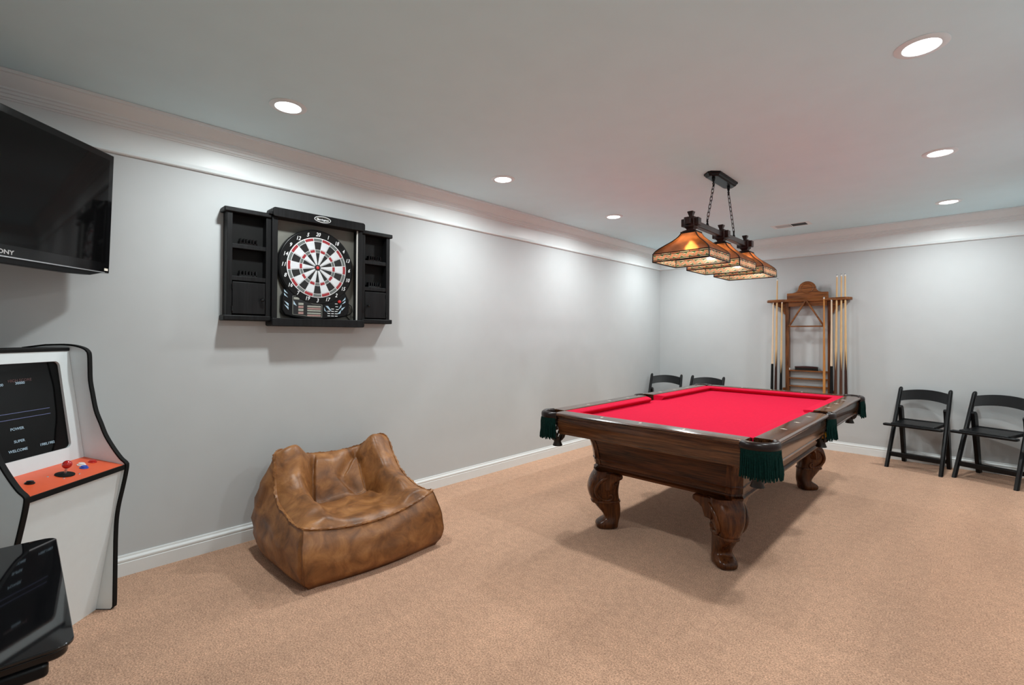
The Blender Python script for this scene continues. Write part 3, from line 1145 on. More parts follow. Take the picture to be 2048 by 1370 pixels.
def make_dartboard():
    # origin at the centre of the board face, front toward -y
    t = thing('electronic_dartboard', 'electronic dartboard with red, white and black segments inside the cabinet', 'dartboard', (0.0, 1.430, 1.7835), PI / 2)
    yf = -0.076
    # housing: round top flowing into a control console
    out = []
    R = 0.262
    for i in range(41):
        a = math.radians(-38) + math.radians(256) * i / 40
        out.append((R * math.cos(a), R * math.sin(a)))
    out += [(-0.234, -0.21), (-0.236, -0.30), (-0.215, -0.335), (-0.16, -0.348), (-0.08, -0.362), (0.03, -0.362), (0.06, -0.356), (0.14, -0.346),
            (0.215, -0.332), (0.236, -0.30), (0.234, -0.21)]
    bm = bmesh.new()
    add_prism(bm, out, -0.031, yf, 'xz')
    obj('housing', bm, 'blacksatin', t, bevel=0.008)
    bm = bmesh.new()
    add_lathe(bm, [(0.207, yf - 0.001), (0.209, yf - 0.004), (0.250, yf - 0.004), (0.256, yf + 0.004), (0.250, yf + 0.006), (0.206, yf + 0.004)], 72, axis='y', caps=False)
    obj('number_ring', bm, 'blackmatte', t)
    # segments
    bm = bmesh.new()
    add_lathe(bm, [(0.0, yf + 0.004), (0.208, yf + 0.004), (0.208, yf - 0.0015), (0, yf - 0.0015)], 60, axis='y', caps=False)
    obj('spider', bm, 'print', t, smooth=0)
    radii = [('inner_single', 0.0215, 0.1020), ('triple', 0.1068, 0.1225), ('outer_single', 0.1273, 0.1790), ('double', 0.1845, 0.2010)]
    meshes = {}
    for nm, r0, r1 in radii:
        bm = bmesh.new()
        rows = []
        n = 5
        for r in (r0, r1):
            g = math.radians(9) - 0.0027 / r
            rows.append([(r * math.sin(-g + 2 * g * i / n), r * math.cos(-g + 2 * g * i / n)) for i in range(n + 1)])
        poly = rows[0] + rows[1][::-1]
        add_prism(bm, poly, yf - 0.001, yf - 0.004, 'xz')
        bmesh.ops.recalc_face_normals(bm, faces=bm.faces)
        me = bpy.data.meshes.new(nm)
        bm.to_mesh(me)
        bm.free()
        me.materials.append(MT['dblack'])
        meshes[nm] = me
    for k in range(20):
        odd = k % 2
        for nm, r0, r1 in radii:
            o = bpy.data.objects.new(nm, meshes[nm])
            COL.objects.link(o)
            o.parent = t
            o.rotation_euler = (0, math.radians(18) * k, 0)
            mt = {'inner_single': ('dblack', 'dwhite'), 'outer_single': ('dblack', 'dwhite'), 'triple': ('dgreen', 'dred'), 'double': ('dgreen', 'dred')}[nm][odd]
            o.material_slots[0].link = 'OBJECT'
            o.material_slots[0].material = MT[mt]
    bm = bmesh.new()
    add_lathe(bm, [(0.0205, yf), (0.0205, yf - 0.004), (0.011, yf - 0.0045)], 24, axis='y')
    obj('bull_ring', bm, 'dblack', t)
    bm = bmesh.new()
    add_lathe(bm, [(0.0105, yf), (0.0105, yf - 0.006), (0, yf - 0.0065)], 20, axis='y')
    obj('bullseye', bm, 'redplastic', t)
    order = [20, 1, 18, 4, 13, 6, 10, 15, 2, 17, 3, 19, 7, 16, 8, 11, 14, 9, 12, 5]
    for k, nmb in enumerate(order):
        a = math.radians(18) * k
        text('number', str(nmb), 0.037, 'print', t, (0.2285 * math.sin(a), yf - 0.0045, 0.2285 * math.cos(a)), shear=0.28, sx=0.85, bold=0.0004)

    # console: score display, buttons and printed shards
    bm = bmesh.new()
    disp = [(-0.165, -0.205), (-0.135, -0.205), (-0.09, -0.232), (-0.03, -0.252), (0.034, -0.256), (0.034, -0.342), (-0.05, -0.340), (-0.165, -0.328)]
    pts = [(x, yf - 0.0012, z) for x, z in disp]
    add_tube(bm, pts, 0.0016, 5, closed=True)
    obj('display_frame', bm, 'lcd', t)
    prism('display_window', disp, yf - 0.0002, yf - 0.001, 'screenglass', t)
    cells = [(-0.158, -0.228, -0.122, -0.213, 'lcd')]
    for i, m in enumerate(('lcd', 'lcdpink', 'lcd', 'lcdpink')):
        z = -0.249 - 0.0205 * i
        cells.append((-0.128, z - 0.015, -0.094, z, m))
    for z, m in ((-0.266, 'lcd'), (-0.281, 'lcdpink'), (-0.295, 'lcd'), (-0.313, 'lcd'), (-0.328, 'lcdpink')):
        cells.append((-0.068, z - 0.0095, 0.026, z + 0.001, m))
    for a, b, c, d, m in cells:
        box('lcd_row', (a, yf - 0.0022, b), (c, yf - 0.001, d), m, t)

    def shard(pts):
        prism('printed_shard', pts, yf + 0.0005, yf - 0.0012, 'shard', t)
    for dz in (0.0, -0.024):
        shard([(-0.222, -0.164 + dz), (-0.196, -0.194 + dz), (-0.220, -0.180 + dz)])
    for dz in (0.0, -0.024):
        shard([(-0.220, -0.240 + dz), (-0.192, -0.276 + dz), (-0.192, -0.258 + dz)])
    shard([(-0.160, -0.236), (-0.138, -0.272), (-0.160, -0.260)])
    shard([(0.060, -0.262), (0.078, -0.262), (0.104, -0.296), (0.086, -0.288)])
    shard([(0.050, -0.272), (0.060, -0.296), (0.080, -0.308), (0.052, -0.296)])
    shard([(0.176, -0.246), (0.176, -0.264), (0.150, -0.288), (0.164, -0.268)])
    shard([(0.206, -0.194), (0.206, -0.210), (0.180, -0.226)])
    shard([(0.206, -0.218), (0.206, -0.232), (0.180, -0.244)])
    shard([(0.204, -0.262), (0.180, -0.290), (0.176, -0.276)])
    shard([(0.176, -0.284), (0.168, -0.312), (0.140, -0.318), (0.156, -0.306)])
    for r in range(4):
        for c in range(3):
            if r == 0 and c != 1:
                continue
            x, z = 0.074 + c * 0.027, -0.284 - r * 0.0165
            box('button', (x, yf - 0.003, z), (x + 0.019, yf + 0.001, z + 0.0045), 'print', t)
    for r in range(3):
        x, z = 0.128 + r * 0.004, -0.246 - 0.02 * r
        box('button', (x, yf - 0.003, z), (x + 0.018, yf + 0.001, z + 0.004), 'print', t)
    bm = bmesh.new()
    add_lathe(bm, [(0.0115, yf), (0.0115, yf - 0.006), (0.006, yf - 0.009), (0, yf - 0.0095)], 20, (0.160, 0, -0.228), 'y')
    obj('start_button', bm, 'redplastic', t)
    # power cord
    bm = bmesh.new()
    add_tube(bm, spline([(0.225, -0.05, -0.236), (0.262, -0.052, -0.252), (0.272, -0.05, -0.292), (0.252, -0.045, -0.316), (0.236, -0.04, -0.322), (0.240, -0.04, -0.336), (0.262, -0.038, -0.356)], 6), 0.003, 6)
    obj('power_cord', bm, 'blackmatte', t)


make_dart_cabinet()
make_dartboard()


# ------------------------------------------------------------------ bean bag chair
def make_beanbag():
    t = thing('bean_bag_chair', 'brown leather bean bag chair with two pointed corners against the left wall', 'bean bag', (0.0, 0.0, 0.0))

    def ss(a, b, x):
        x = max(0, min(1, (x - a) / (b - a)))
        return x * x * (3 - 2 * x)
    # rim as a function of s in 0..1 along four edges
    rim_left = [(0.20, 1.150, 0.590), (0.27, 1.095, 0.585), (0.33, 1.075, 0.52), (0.36, 1.070, 0.42), (0.44, 1.055, 0.345), (0.60, 1.046, 0.312), (0.72, 1.040, 0.298), (0.835, 1.036, 0.312)]
    rim_right = [(0.20, 1.850, 0.597), (0.27, 1.872, 0.570), (0.35, 1.862, 0.495), (0.44, 1.855, 0.410), (0.52, 1.850, 0.365), (0.64, 1.842, 0.330), (0.76, 1.842, 0.316), (0.865, 1.832, 0.335)]
    L = spline(rim_left, 11)
    Rr = spline(rim_right, 11)
    NU = len(L)
    NV = 96
    rows = []
    for i in range(NU):
        u = i / (NU - 1)
        a, b = L[i], Rr[i]
        row = []
        for j in range(NV + 1):
            v = j / NV
            p = a.lerp(b, v)
            side = min(v, 1 - v)
            # depth of the hollow away from the rim
            arm = 1 - ss(0.15, 0.33, side)              # 1 on the arms, 0 in the seat
            back = 1 - ss(0.0, 0.55, u)
            seat = 0.275 + 0.020 * ss(0.7, 1.0, u)
            # back rest falls from the rim to the crease
            x = p.x
            backz = 0.535 - 0.30 * ss(0.0, 0.50, u) + 0.05 * math.sin(PI * ss(0, 0.5, u))
            z_mid = max(seat, backz)
            puff = 0.060 * math.sin(PI * min(1, side / 0.30)) * ss(0.02, 0.22, u) * (1 - 0.8 * ss(0.75, 1.0, u))
            zr = p.z
            z = z_mid * (1 - arm) + (zr + puff) * arm
            if u > 0.93:
                k = ss(0.93, 1.0, u)
                front = (a.z * (1 - v) + b.z * v) - 0.062 * math.sin(PI * v) ** 0.8
                z = z * (1 - k) + front * k
            # sagging back edge between the ears, ears rise sharply
            if u < 0.12:
                k = 1 - ss(0.0, 0.12, u)
                ear = max((1 - v / 0.24) if v < 0.24 else 0, (1 - (1 - v) / 0.24) if v > 0.76 else 0)
                top = 0.530 + 0.062 * ear ** 1.2 + 0.008 * math.sin(9 * v)
                z = z * (1 - k) + top * k
            # seat bulges forward in the middle of the front edge
            x += 0.03 * math.sin(PI * v) * ss(0.85, 1.0, u)
            # creases between the seat and the back and along the inner arms
            cr = math.exp(-((u - 0.47) / 0.022) ** 2) * (1 - arm)
            z -= 0.050 * cr
            ca = math.exp(-((side - 0.315 + 0.10 * u) / 0.014) ** 2) * ss(0.03, 0.16, u) * (1 - ss(0.50, 0.72, u))
            z -= 0.085 * ca
            # folds
            q = Vector((x * 6, p.y * 6, z * 5))
            inner = ss(0.0, 0.06, side) * ss(0.0, 0.06, u) * (1 - ss(0.95, 1, u))
            z += 0.018 * inner * (noise.noise(q) + 0.5 * noise.noise(q * 2.3))
            fold = math.sin((p.y - 1.45) * 26 + x * 17 + 3 * noise.noise(q * 0.6))
            z += 0.0075 * inner * fold * (0.3 + back) * (0.5 + noise.noise(q * 0.5 + Vector((3, 1, 2))))
            z -= 0.045 * inner * math.exp(-((v - 0.52 - 0.9 * abs(u - 0.28)) / 0.04) ** 2) * (1 - ss(0.3, 0.48, u)) * ss(0.02, 0.12, u)
            row.append(Vector((x, p.y, z)))
        rows.append(row)
    # rim loop: left edge back->front, front, right edge front->back, back edge
    loop = [rows[i][0] for i in range(NU)] + [rows[-1][j] for j in range(1, NV + 1)] + [rows[i][-1] for i in range(NU - 2, -1, -1)] + [rows[0][j] for j in range(NV - 1, 0, -1)]
    bm = bmesh.new()
    gv = [[bm.verts.new(p) for p in r] for r in rows]
    for i in range(NU - 1):
        for j in range(NV):
            bm.faces.new((gv[i][j], gv[i][j + 1], gv[i + 1][j + 1], gv[i + 1][j]))
    lv = [gv[i][0] for i in range(NU)] + [gv[-1][j] for j in range(1, NV + 1)] + [gv[i][-1] for i in range(NU - 2, -1, -1)] + [gv[0][j] for j in range(NV - 1, 0, -1)]
    n = len(lv)
    cx, cy = 0.50, 1.445

    def foot(p, k):
        """floor outline point below rim point p: a rounded rectangle"""
        x = 0.075 + (p.x - 0.20) * (0.905 - 0.075) / (0.86 - 0.20)
        y = p.y
        fx = (x - 0.49) / 0.42
        if abs(p.y - 1.445) > 0.36:
            y = 1.445 + math.copysign(0.40, p.y - 1.445)
            y += math.copysign(0.02 * (1 - fx * fx), p.y - 1.445)
        return Vector((x, y, 0))
    prev = lv
    corner_l, corner_r = NU - 1, NU - 1 + NV
    seam_l, seam_r = [loop[corner_l].copy()], [loop[corner_r].copy()]
    STEPS = 18
    for s in range(1, STEPS + 1):
        f = s / STEPS
        cur = []
        for k, p in enumerate(loop):
            b = foot(p, k)
            out = Vector((b.x - cx, b.y - cy, 0))
            out.normalize()
            isfront = p.x > 0.82
            isback = p.x < 0.205
            bulge = (0.050 if not isback else 0.012) * math.sin(PI * min(1, f * 0.92)) ** 0.8
            if isfront:
                bulge *= 0.75
            h = (1 - f)
            q = Vector((p.x * h + b.x * f, p.y * h + b.y * f, p.z * (1 - f) ** 0.95))
            # sides swell quickly right under the seam
            e = 1 - (1 - f) ** 2.2
            q.x = p.x * (1 - e) + b.x * e
            q.y = p.y * (1 - e) + b.y * e
            q += out * bulge
            tuck = ss(0.86, 1.0, f)
            q -= out * 0.030 * tuck
            w = Vector((q.x * 5, q.y * 5, q.z * 7))
            q += out * 0.010 * (noise.noise(w) + 0.4 * noise.noise(w * 2.5)) * math.sin(PI * f)
            # diagonal pull folds on the left side and below the front seam
            q += out * 0.006 * math.sin(q.z * 55 + q.x * 16 + 2 * noise.noise(w)) * math.sin(PI * f) * (1 if not isfront else 0.45)
            q.x = max(q.x, 0.025)
            q.z = max(q.z, 0.0)
            cur.append(bm.verts.new(q))
            if k == corner_l:
                seam_l.append(q.copy())
            if k == corner_r:
                seam_r.append(q.copy())
        for k in range(n):
            j = (k + 1) % n
            bm.faces.new((prev[k], prev[j], cur[j], cur[k]))
        prev = cur
    bm.faces.new(prev)
    body = obj('cover', bm, 'leather', t, smooth=180)
    # raised double seam along the rim and down the front corners
    up = Vector((0, 0, 0.006))
    bm = bmesh.new()
    rings = []
    for k, p in enumerate(loop):
        o = Vector((p.x - cx, p.y - cy, 0)).normalized()
        wv = 0.004 * math.sin(k * 0.55) + 0.003 * math.sin(k * 1.7)
        rings.append([p - o * 0.004 + Vector((0, 0, -0.004)), p - o * 0.002 + up + Vector((0, 0, wv * 0.6)), p + o * (0.011 + wv) + up * 0.6, p + o * 0.010 + Vector((0, 0, -0.004))])
    rings.append(rings[0])
    add_loft(bm, rings, caps=False)
    obj('rim_seam', bm, 'leather', t, smooth=60)
    for sm in (seam_l, seam_r):
        bm = bmesh.new()
        add_tube(bm, sm, 0.0032, 6)
        obj('corner_seam', bm, 'seam', t, smooth=60)
    return t, body


bag, bag_body = make_beanbag()


# ------------------------------------------------------------------ arcade machine in the left corner
def make_arcade():
    # front toward -y, x to the viewer's right, origin between the side panels on the floor
    n = Vector((0.7071, -0.7071, 0))
    P0 = Vector((0.355, 0.326, 0)) + n * 0.25
    t = thing('arcade_machine', 'white upright arcade machine with black edging and orange control panel', 'arcade machine', P0, math.radians(135))
    prof = [(0.005, 0.0), (0.016, 0.012), (0.017, 0.03), (0.017, 0.155), (0.017, 0.323), (0.020, 0.42), (0.029, 0.492), (0.047, 0.576), (0.060, 0.640), (0.066, 0.685), (0.060, 0.700),
            (0.037, 0.721), (0.001, 0.769), (-0.036, 0.829), (-0.060, 0.887), (-0.085, 0.95), (-0.103, 1.034), (-0.114, 1.095), (-0.117, 1.155),
            (-0.120, 1.215), (-0.128, 1.235), (-0.150, 1.250), (-0.197, 1.262), (-0.25, 1.266), (-0.32, 1.264), (-0.43, 1.250), (-0.44, 1.24), (-0.44, 0.012), (-0.43, 0.0)]
    sm = spline([(a, b, 0) for a, b in prof[4:24]], 4)
    prof = prof[:4] + [(q.x, q.y) for q in sm] + prof[24:]
    outline = [(-s, z) for s, z in prof]
    for sx in (-1, 1):
        a, b = (0.232, 0.250) if sx > 0 else (-0.250, -0.232)
        pn = prism('side_panel', outline, a + 0.0005, b - 0.0005, 'white', t, plane='yz')
        # T-moulding strip around the panel edge
        bm = bmesh.new()
        m = len(outline)
        rings = []
        for i in range(m):
            p0, p1, p2 = Vector(outline[i - 1]), Vector(outline[i]), Vector(outline[(i + 1) % m])
            d = (p2 - p0).normalized()
            nn = Vector((d.y, -d.x))
            if nn.dot(p1 - Vector((0.19, 0.62))) < 0:
                nn = -nn
            q = p1 + nn * 0.004
            r = p1 - nn * 0.003
            rings.append([Vector((a - 0.001, r.x, r.y)), Vector((a - 0.001, q.x, q.y)), Vector((b + 0.001, q.x, q.y)), Vector((b + 0.001, r.x, r.y))])
        rv = [[bm.verts.new((p.x, p.y, max(p.z, 0.0))) for p in rg] for rg in rings]
        for i in range(m):
            A, B = rv[i], rv[(i + 1) % m]
            for k in range(4):
                j = (k + 1) % 4
                bm.faces.new((A[k], A[j], B[j], B[k]))
        obj('edge_moulding', bm, 'blackmatte', pn, smooth=50)
    # bezel plane runs from (s=-.209, z=1.235) to (s=-.130, z=.72)
    XI = 0.2315

    def bez(x, z, off=0.0):
        """point on the tilted bezel, off = distance out of it"""
        s = -0.209 + (1.227 - z) * 0.1585
        c = 0.9877
        return Vector((x, -(s + off * c), z + off * 0.156))
    sx0, sx1, sz0, sz1 = -0.150, 0.176, 0.790, 1.190      # screen opening
    sx0 = -0.176
    hole = rrect(sx0, sz0, sx1, sz1, 0.022)
    bm = bmesh.new()
    outer = []
    for x, z in hole:
        # matching outer boundary point
        cx, cz = 0, (sz0 + sz1) / 2
        dx, dz = x - cx, z - cz
        k = min((XI / abs(dx)) if abs(dx) > 1e-6 else 1e9, ((1.238 - cz) / dz) if dz > 1e-6 else 1e9, ((0.715 - cz) / dz) if dz < -1e-6 else 1e9)
        outer.append((cx + dx * k, cz + dz * k))
    vi = [bm.verts.new(bez(x, z)) for x, z in hole]
    vo = [bm.verts.new(bez(x, z)) for x, z in outer]
    vd = [bm.verts.new(bez(x, z, -0.012)) for x, z in hole]
    m = len(hole)
    for i in range(m):
        j = (i + 1) % m
        bm.faces.new((vi[i], vi[j], vo[j], vo[i]))
        bm.faces.new((vi[i], vi[j], vd[j], vd[i]))
    # exact corners
    for cxn in (-XI, XI):
        for czn in (0.715, 1.238):
            best = sorted(range(m), key=lambda i: (outer[i][0] - cxn) ** 2 + (outer[i][1] - czn) ** 2)[:2]
            c = bm.verts.new(bez(cxn, czn))
            if len({best[0], best[1]}) == 2 and abs(best[0] - best[1]) in (1, m - 1):
                bm.faces.new((vo[best[0]], vo[best[1]], c))
    obj('bezel', bm, 'white', t, smooth=30)
    bm = bmesh.new()
    vs = [bm.verts.new(bez(x, z, -0.011)) for x, z in hole]
    bm.faces.new(vs)
    sc = obj('screen', bm, 'tvglass', t, smooth=0)
    tilt = math.atan(0.1585)
    for body, size, mat, n0, z, al in (('HIGH SCORE', 0.0165, 'txt_red', 0.256, 1.118, 'CENTER'), ('30000', 0.0155, 'txt_white', 0.257, 1.107, 'CENTER'),
                                       ('00', 0.0155, 'txt_white', 0.334, 1.105, 'CENTER'),
                                       ('POWER', 0.0155, 'txt_white', 0.295, 0.918, 'CENTER'), ('SUPER', 0.0155, 'txt_white', 0.293, 0.866, 'CENTER'),
                                       ('WELCOME', 0.0155, 'txt_white', 0.303, 0.829, 'CENTER'), ('1980,1982', 0.0155, 'txt_white', 0.176, 0.830, 'CENTER')):
        p = bez(0.25 - n0, z, -0.0100)
        text('screen_text', body, size, mat, sc, p, rot=(PI / 2 + -tilt, 0, 0), depth=0.0002, bold=0.0003, sx=1.05)
    for z in (0.984, 0.959):
        bm = bmesh.new()
        add_loft(bm, [[bez(-0.12, z - 0.0012, -0.0100), bez(-0.12, z + 0.0012, -0.0100), bez(-0.12, z, -0.0106)],
                      [bez(0.108, z - 0.0012, -0.0100), bez(0.108, z + 0.0012, -0.0100), bez(0.108, z, -0.0106)]])
        obj('screen_line', bm, 'txt_blue', sc, smooth=0)
    # top board with black front edge
    box('top_board', (-XI, 0.205, 1.236), (XI, 0.43, 1.252), 'blackmatte', t, bevel=0.003)
    box('back_board', (-XI, 0.42, 0.02), (XI, 0.432, 1.24), 'white', t)
    # control panel
    cp = [(-0.062, 0.690), (0.130, 0.729), (0.130, 0.715), (-0.062, 0.676)]
    ctl = prism('control_panel', cp, -XI, XI, 'orange', t, plane='yz')
    box('control_edge', (-XI, -0.066, 0.668), (XI, -0.060, 0.692), 'blackmatte', t, bevel=0.002)
    prism('front_panel', [(-0.050, 0.672), (0.064, 0.0), (0.080, 0.0), (-0.034, 0.672)], -XI, XI, 'white', t, plane='yz')
    pt = math.atan(0.039 / 0.192)

    def ctl_pt(nx, s, h=0.0):
        return Vector((0.25 - nx, -s, 0.69 + (0.062 - s) * 0.203 + h))
    # joystick
    bm = bmesh.new()
    add_lathe(bm, [(0.034, 0.0), (0.034, 0.004), (0.028, 0.005), (0, 0.005)], 28)
    js = obj('joystick_base', bm, 'blackmatte', ctl, loc=ctl_pt(0.237, -0.022, -0.001), rot=(pt, 0, 0))
    bm = bmesh.new()
    add_lathe(bm, [(0.005, 0.0), (0.0045, 0.04)], 10)
    obj('joystick_shaft', bm, 'steel', js)
    bm = bmesh.new()
    add_sphere(bm, (0, 0, 0.046), 0.0175, 20, 14)
    obj('joystick_ball', bm, 'redplastic', js)
    for nx, s, mt in ((0.113, -0.060, 'whiteplastic'), (0.136, -0.028, 'blueplastic'), (0.058, -0.056, 'redplastic'), (0.372, -0.040, 'blackgloss')):
        bm = bmesh.new()
        add_lathe(bm, [(0.0165, 0.0), (0.0165, 0.004), (0.0135, 0.006), (0.012, 0.006), (0.012, 0.010), (0.009, 0.0115), (0, 0.011)], 24)
        obj('button', bm, mt, ctl, loc=ctl_pt(nx, s, -0.001), rot=(pt, 0, 0))
    for nx, s in ((0.287, -0.048), (0.202, 0.010), (0.272, 0.006)):
        bm = bmesh.new()
        add_lathe(bm, [(0.004, 0.0), (0.003, 0.002), (0, 0.0022)], 10)
        obj('screw', bm, 'steel', ctl, loc=ctl_pt(nx, s), rot=(pt, 0, 0))


make_arcade()


# ------------------------------------------------------------------ television on a corner arm
def make_tv():
    HT, WT, TH = 0.612, 1.06, 0.05
    ang = math.radians(135 + 1.4)
    right = Vector((math.cos(ang), math.sin(ang), 0))
    P = Vector((0.118, 0.313, 1.630)) - right * (WT / 2)
    t = thing('television', 'black flat screen television tilted on a corner wall arm, top left', 'television', P, ang)
    tl = math.radians(1.6)
    T_ = Matrix.Rotation(tl, 4, 'X')

    def add(name, bm, mat, parent=t, **k):
        bmesh.ops.transform(bm, matrix=T_, verts=bm.verts)
        return obj(name, bm, mat, parent, **k)
    bm = bmesh.new()
    add_box(bm, (-WT / 2, -0.008, 0.0), (WT / 2, 0.03, HT))
    body = add('bezel', bm, 'blackgloss', bevel=0.004)
    bm = bmesh.new()
    add_box(bm, (-WT / 2 + 0.030, -0.0095, 0.052), (WT / 2 - 0.030, -0.0075, HT - 0.032))
    add('screen', bm, 'tvglass')
    bm = bmesh.new()
    add_box(bm, (-0.36, 0.03, 0.08), (0.36, 0.075, HT - 0.06))
    add('back_cover', bm, 'blackmatte', bevel=0.01)
    # silver line and curved speaker bar under the bezel
    bm = bmesh.new()
    add_box(bm, (-WT / 2 + 0.002, -0.0092, 0.0), (WT / 2 - 0.03, -0.0075, 0.005))
    add('chrome_line', bm, 'steel')
    bm = bmesh.new()
    bot = [(-0.40, 0.0)] + [(-0.40 + 0.80 * i / 16, -0.022 * math.sin(PI * min(1, max(0.08, i / 16)))) for i in range(1, 16)] + [(0.40, 0.0)]
    bot = [(-0.50, 0.002), (-0.42, -0.020), (-0.30, -0.026), (0.30, -0.026), (0.42, -0.020), (0.50, 0.002)]
    add_prism(bm, bot, -0.004, 0.03, 'xz')
    add('speaker_bar', bm, 'blacksatin', bevel=0.003)
    bm = bmesh.new()
    add_box(bm, (WT / 2 - 0.034, -0.0095, 0.012), (WT / 2 - 0.012, -0.0078, 0.024))
    add('sticker', bm, 'pearl')
    lg = text('lettering', 'SONY', 0.024, 'tvlogo', t, (0, 0, 0), bold=0.0008, sx=1.25)
    lg.matrix_basis = T_ @ Matrix.Translation((-0.006, -0.0096, 0.021)) @ Matrix.Rotation(PI / 2, 4, 'X') @ Matrix.Diagonal((1.25, 1, 1, 1))
    # wall arm: two links back to the left wall
    bm = bmesh.new()
    add_box(bm, (-0.12, 0.07, 0.18), (0.12, 0.09, 0.42))
    add('mount_plate', bm, 'blackmatte')
    bm = bmesh.new()
    add_box(bm, (-0.025, 0.08, 0.24), (0.025, 0.30, 0.34))
    add('mount_arm', bm, 'blackmatte')
    # foot of the arm on the left wall
    inv = Matrix.Rotation(-ang, 4, 'Z')
    bm = bmesh.new()
    a = Vector((0, 0.29, 0.29))
    wall_pt = inv @ (Vector((0.02, (P + Matrix.Rotation(ang, 4, 'Z') @ a).y + 0.0, 1.63 + 0.29)) - P)
    add_tube(bm, [a, wall_pt], 0.022, 10)
    obj('mount_link', bm, 'blackmatte', t)
    bm = bmesh.new()
    add_box(bm, (-0.009, -0.06, -0.11), (0.009, 0.06, 0.11))
    wp = obj('wall_plate', bm, 'blackmatte', t)
    wp.matrix_basis = Matrix.Translation(inv @ (Vector((0.010, (P + Matrix.Rotation(ang, 4, 'Z') @ a).y, 1.92)) - P)) @ inv


make_tv()


# ------------------------------------------------------------------ glass topped game table, bottom left
def make_game_table():
    # x: depth from back (0) toward the camera side, top z .70
    t = thing('cocktail_game_table', 'low black game table with a smoked glass top, cut off at bottom left', 'table', (0.965, -0.205, 0.0))
    hw = 0.305
    L = 0.845
    Zt = 0.59
    top = rrect(0.0, -hw, L, hw, 0.035, 6)
    prism('glass_top', top, Zt - 0.008, Zt, 'screenglass', t, plane='xy', bevel=0.002)
    inner = rrect(0.012, -hw + 0.010, L - 0.008, hw - 0.010, 0.03, 6)
    prism('top_board', inner, Zt - 0.032, Zt - 0.008, 'blackgloss', t, plane='xy', bevel=0.006)
    prism('cabinet', rrect(0.12, -hw + 0.07, L - 0.22, hw - 0.16, 0.02), Zt - 0.20, Zt - 0.032, 'blacksatin', t, plane='xy', bevel=0.004)
    # control shelf bracket on the camera side
    prism('control_box', rrect(L - 0.16, 0.10, L - 0.005, hw - 0.044, 0.012), Zt - 0.062, Zt - 0.032, 'blacksatin', t, plane='xy', bevel=0.006)
    for x in (0.16, L - 0.040):
        for y in (-hw + 0.10, hw - 0.078):
            bm = bmesh.new()
            add_lathe(bm, [(0.026, 0.0), (0.026, 0.012), (0.019, 0.016), (0.019, Zt - 0.032)], 20, (x, y, 0))
            obj('leg', bm, 'steel', t)


make_game_table()


# ------------------------------------------------------------------ cue rack on the back wall
RACK_Y = 6.6216
def make_rack():
    t = thing('cue_rack', 'wooden wall cue rack with an arched crest and rounded top shelf', 'cue rack', (1.925, RACK_Y, 0.55))
    z0 = -0.55
    for s, nm in ((-1, 'upright'), (1, 'upright')):
        x = s * 0.221
        box(nm, (x - 0.020, -0.070, 0.0), (x + 0.020, 0, 1.745 + z0), 'rackz', t, bevel=0.004)
    # top shelf with lobed ends; notches are hidden behind the cues
    half = [(0.0, -0.105), (0.20, -0.105), (0.225, -0.108), (0.25, -0.130), (0.30, -0.143), (0.38, -0.143), (0.415, -0.128), (0.44, -0.09), (0.44, -0.05), (0.425, -0.012), (0.40, 0.0)]
    out = half + [(-x, y) for x, y in half[::-1]]
    out = [(x, y) for x, y in out if not (abs(x) < 1e-9 and False)]
    prism('top_shelf', out[:11] + out[11:-1], 1.745 + z0, 1.778 + z0, 'rackx', t, plane='xy', bevel=0.006)
    # crest board with a dome and a carved oval
    cr = [(-0.215, 1.778), (0.215, 1.778), (0.215, 1.850), (0.150, 1.852)]
    cr += [(0.118, 1.862), (0.100, 1.882)] + arc(0, 1.892, 0.094, 0.05, PI - 0.05, 20) + [(-0.100, 1.882), (-0.118, 1.862), (-0.150, 1.852), (-0.215, 1.850)]
    crest = prism('crest', [(x, z + z0) for x, z in cr], -0.100, -0.078, 'rackx', t, bevel=0.004)
    bm = bmesh.new()
    add_tube(bm, [(0.066 * math.cos(a), -0.100, 1.903 + z0 + 0.056 * math.sin(a)) for a in [2 * PI * i / 32 for i in range(32)]], 0.005, 6, closed=True)
    obj('carved_ring', bm, 'rackx', crest)
    box('apron', (-0.201, -0.088, 1.690 + z0), (0.201, -0.070, 1.745 + z0), 'rackx', t, bevel=0.002)
    for s in (-1, 1):
        br = [(0.241, 1.745), (0.385, 1.745), (0.375, 1.722), (0.330, 1.700), (0.290, 1.676), (0.270, 1.640), (0.262, 1.610), (0.241, 1.590)]
        prism('bracket', [(s * x, z + z0) for x, z in br], -0.060, -0.036, 'rackx', t, bevel=0.003)
        box('lower_bracket', (min(s * 0.241, s * 0.275), -0.060, 0.05), (max(s * 0.241, s * 0.275), -0.01, 0.145), 'rackx', t, bevel=0.004)
    for z in (0.912, 0.820, 0.725):
        box('shelf_slat', (-0.201, -0.072, z + z0 - 0.007), (0.201, -0.004, z + z0 + 0.007), 'rackx', t, bevel=0.002)
    # cue foot tray
    tr = [(-0.42, -0.15), (0.42, -0.15), (0.42, 0.0), (-0.42, 0.0)]
    prism('foot_tray', tr, 0.0, 0.03, 'rackx', t, plane='xy', bevel=0.005)
    bm = bmesh.new()
    add_lathe(bm, [(0.004, -0.088), (0.004, -0.118), (0.006, -0.120), (0, -0.121)], 8, (0, 0, 1.728 + z0), 'y')
    obj('peg', bm, 'rackx', t)


make_rack()


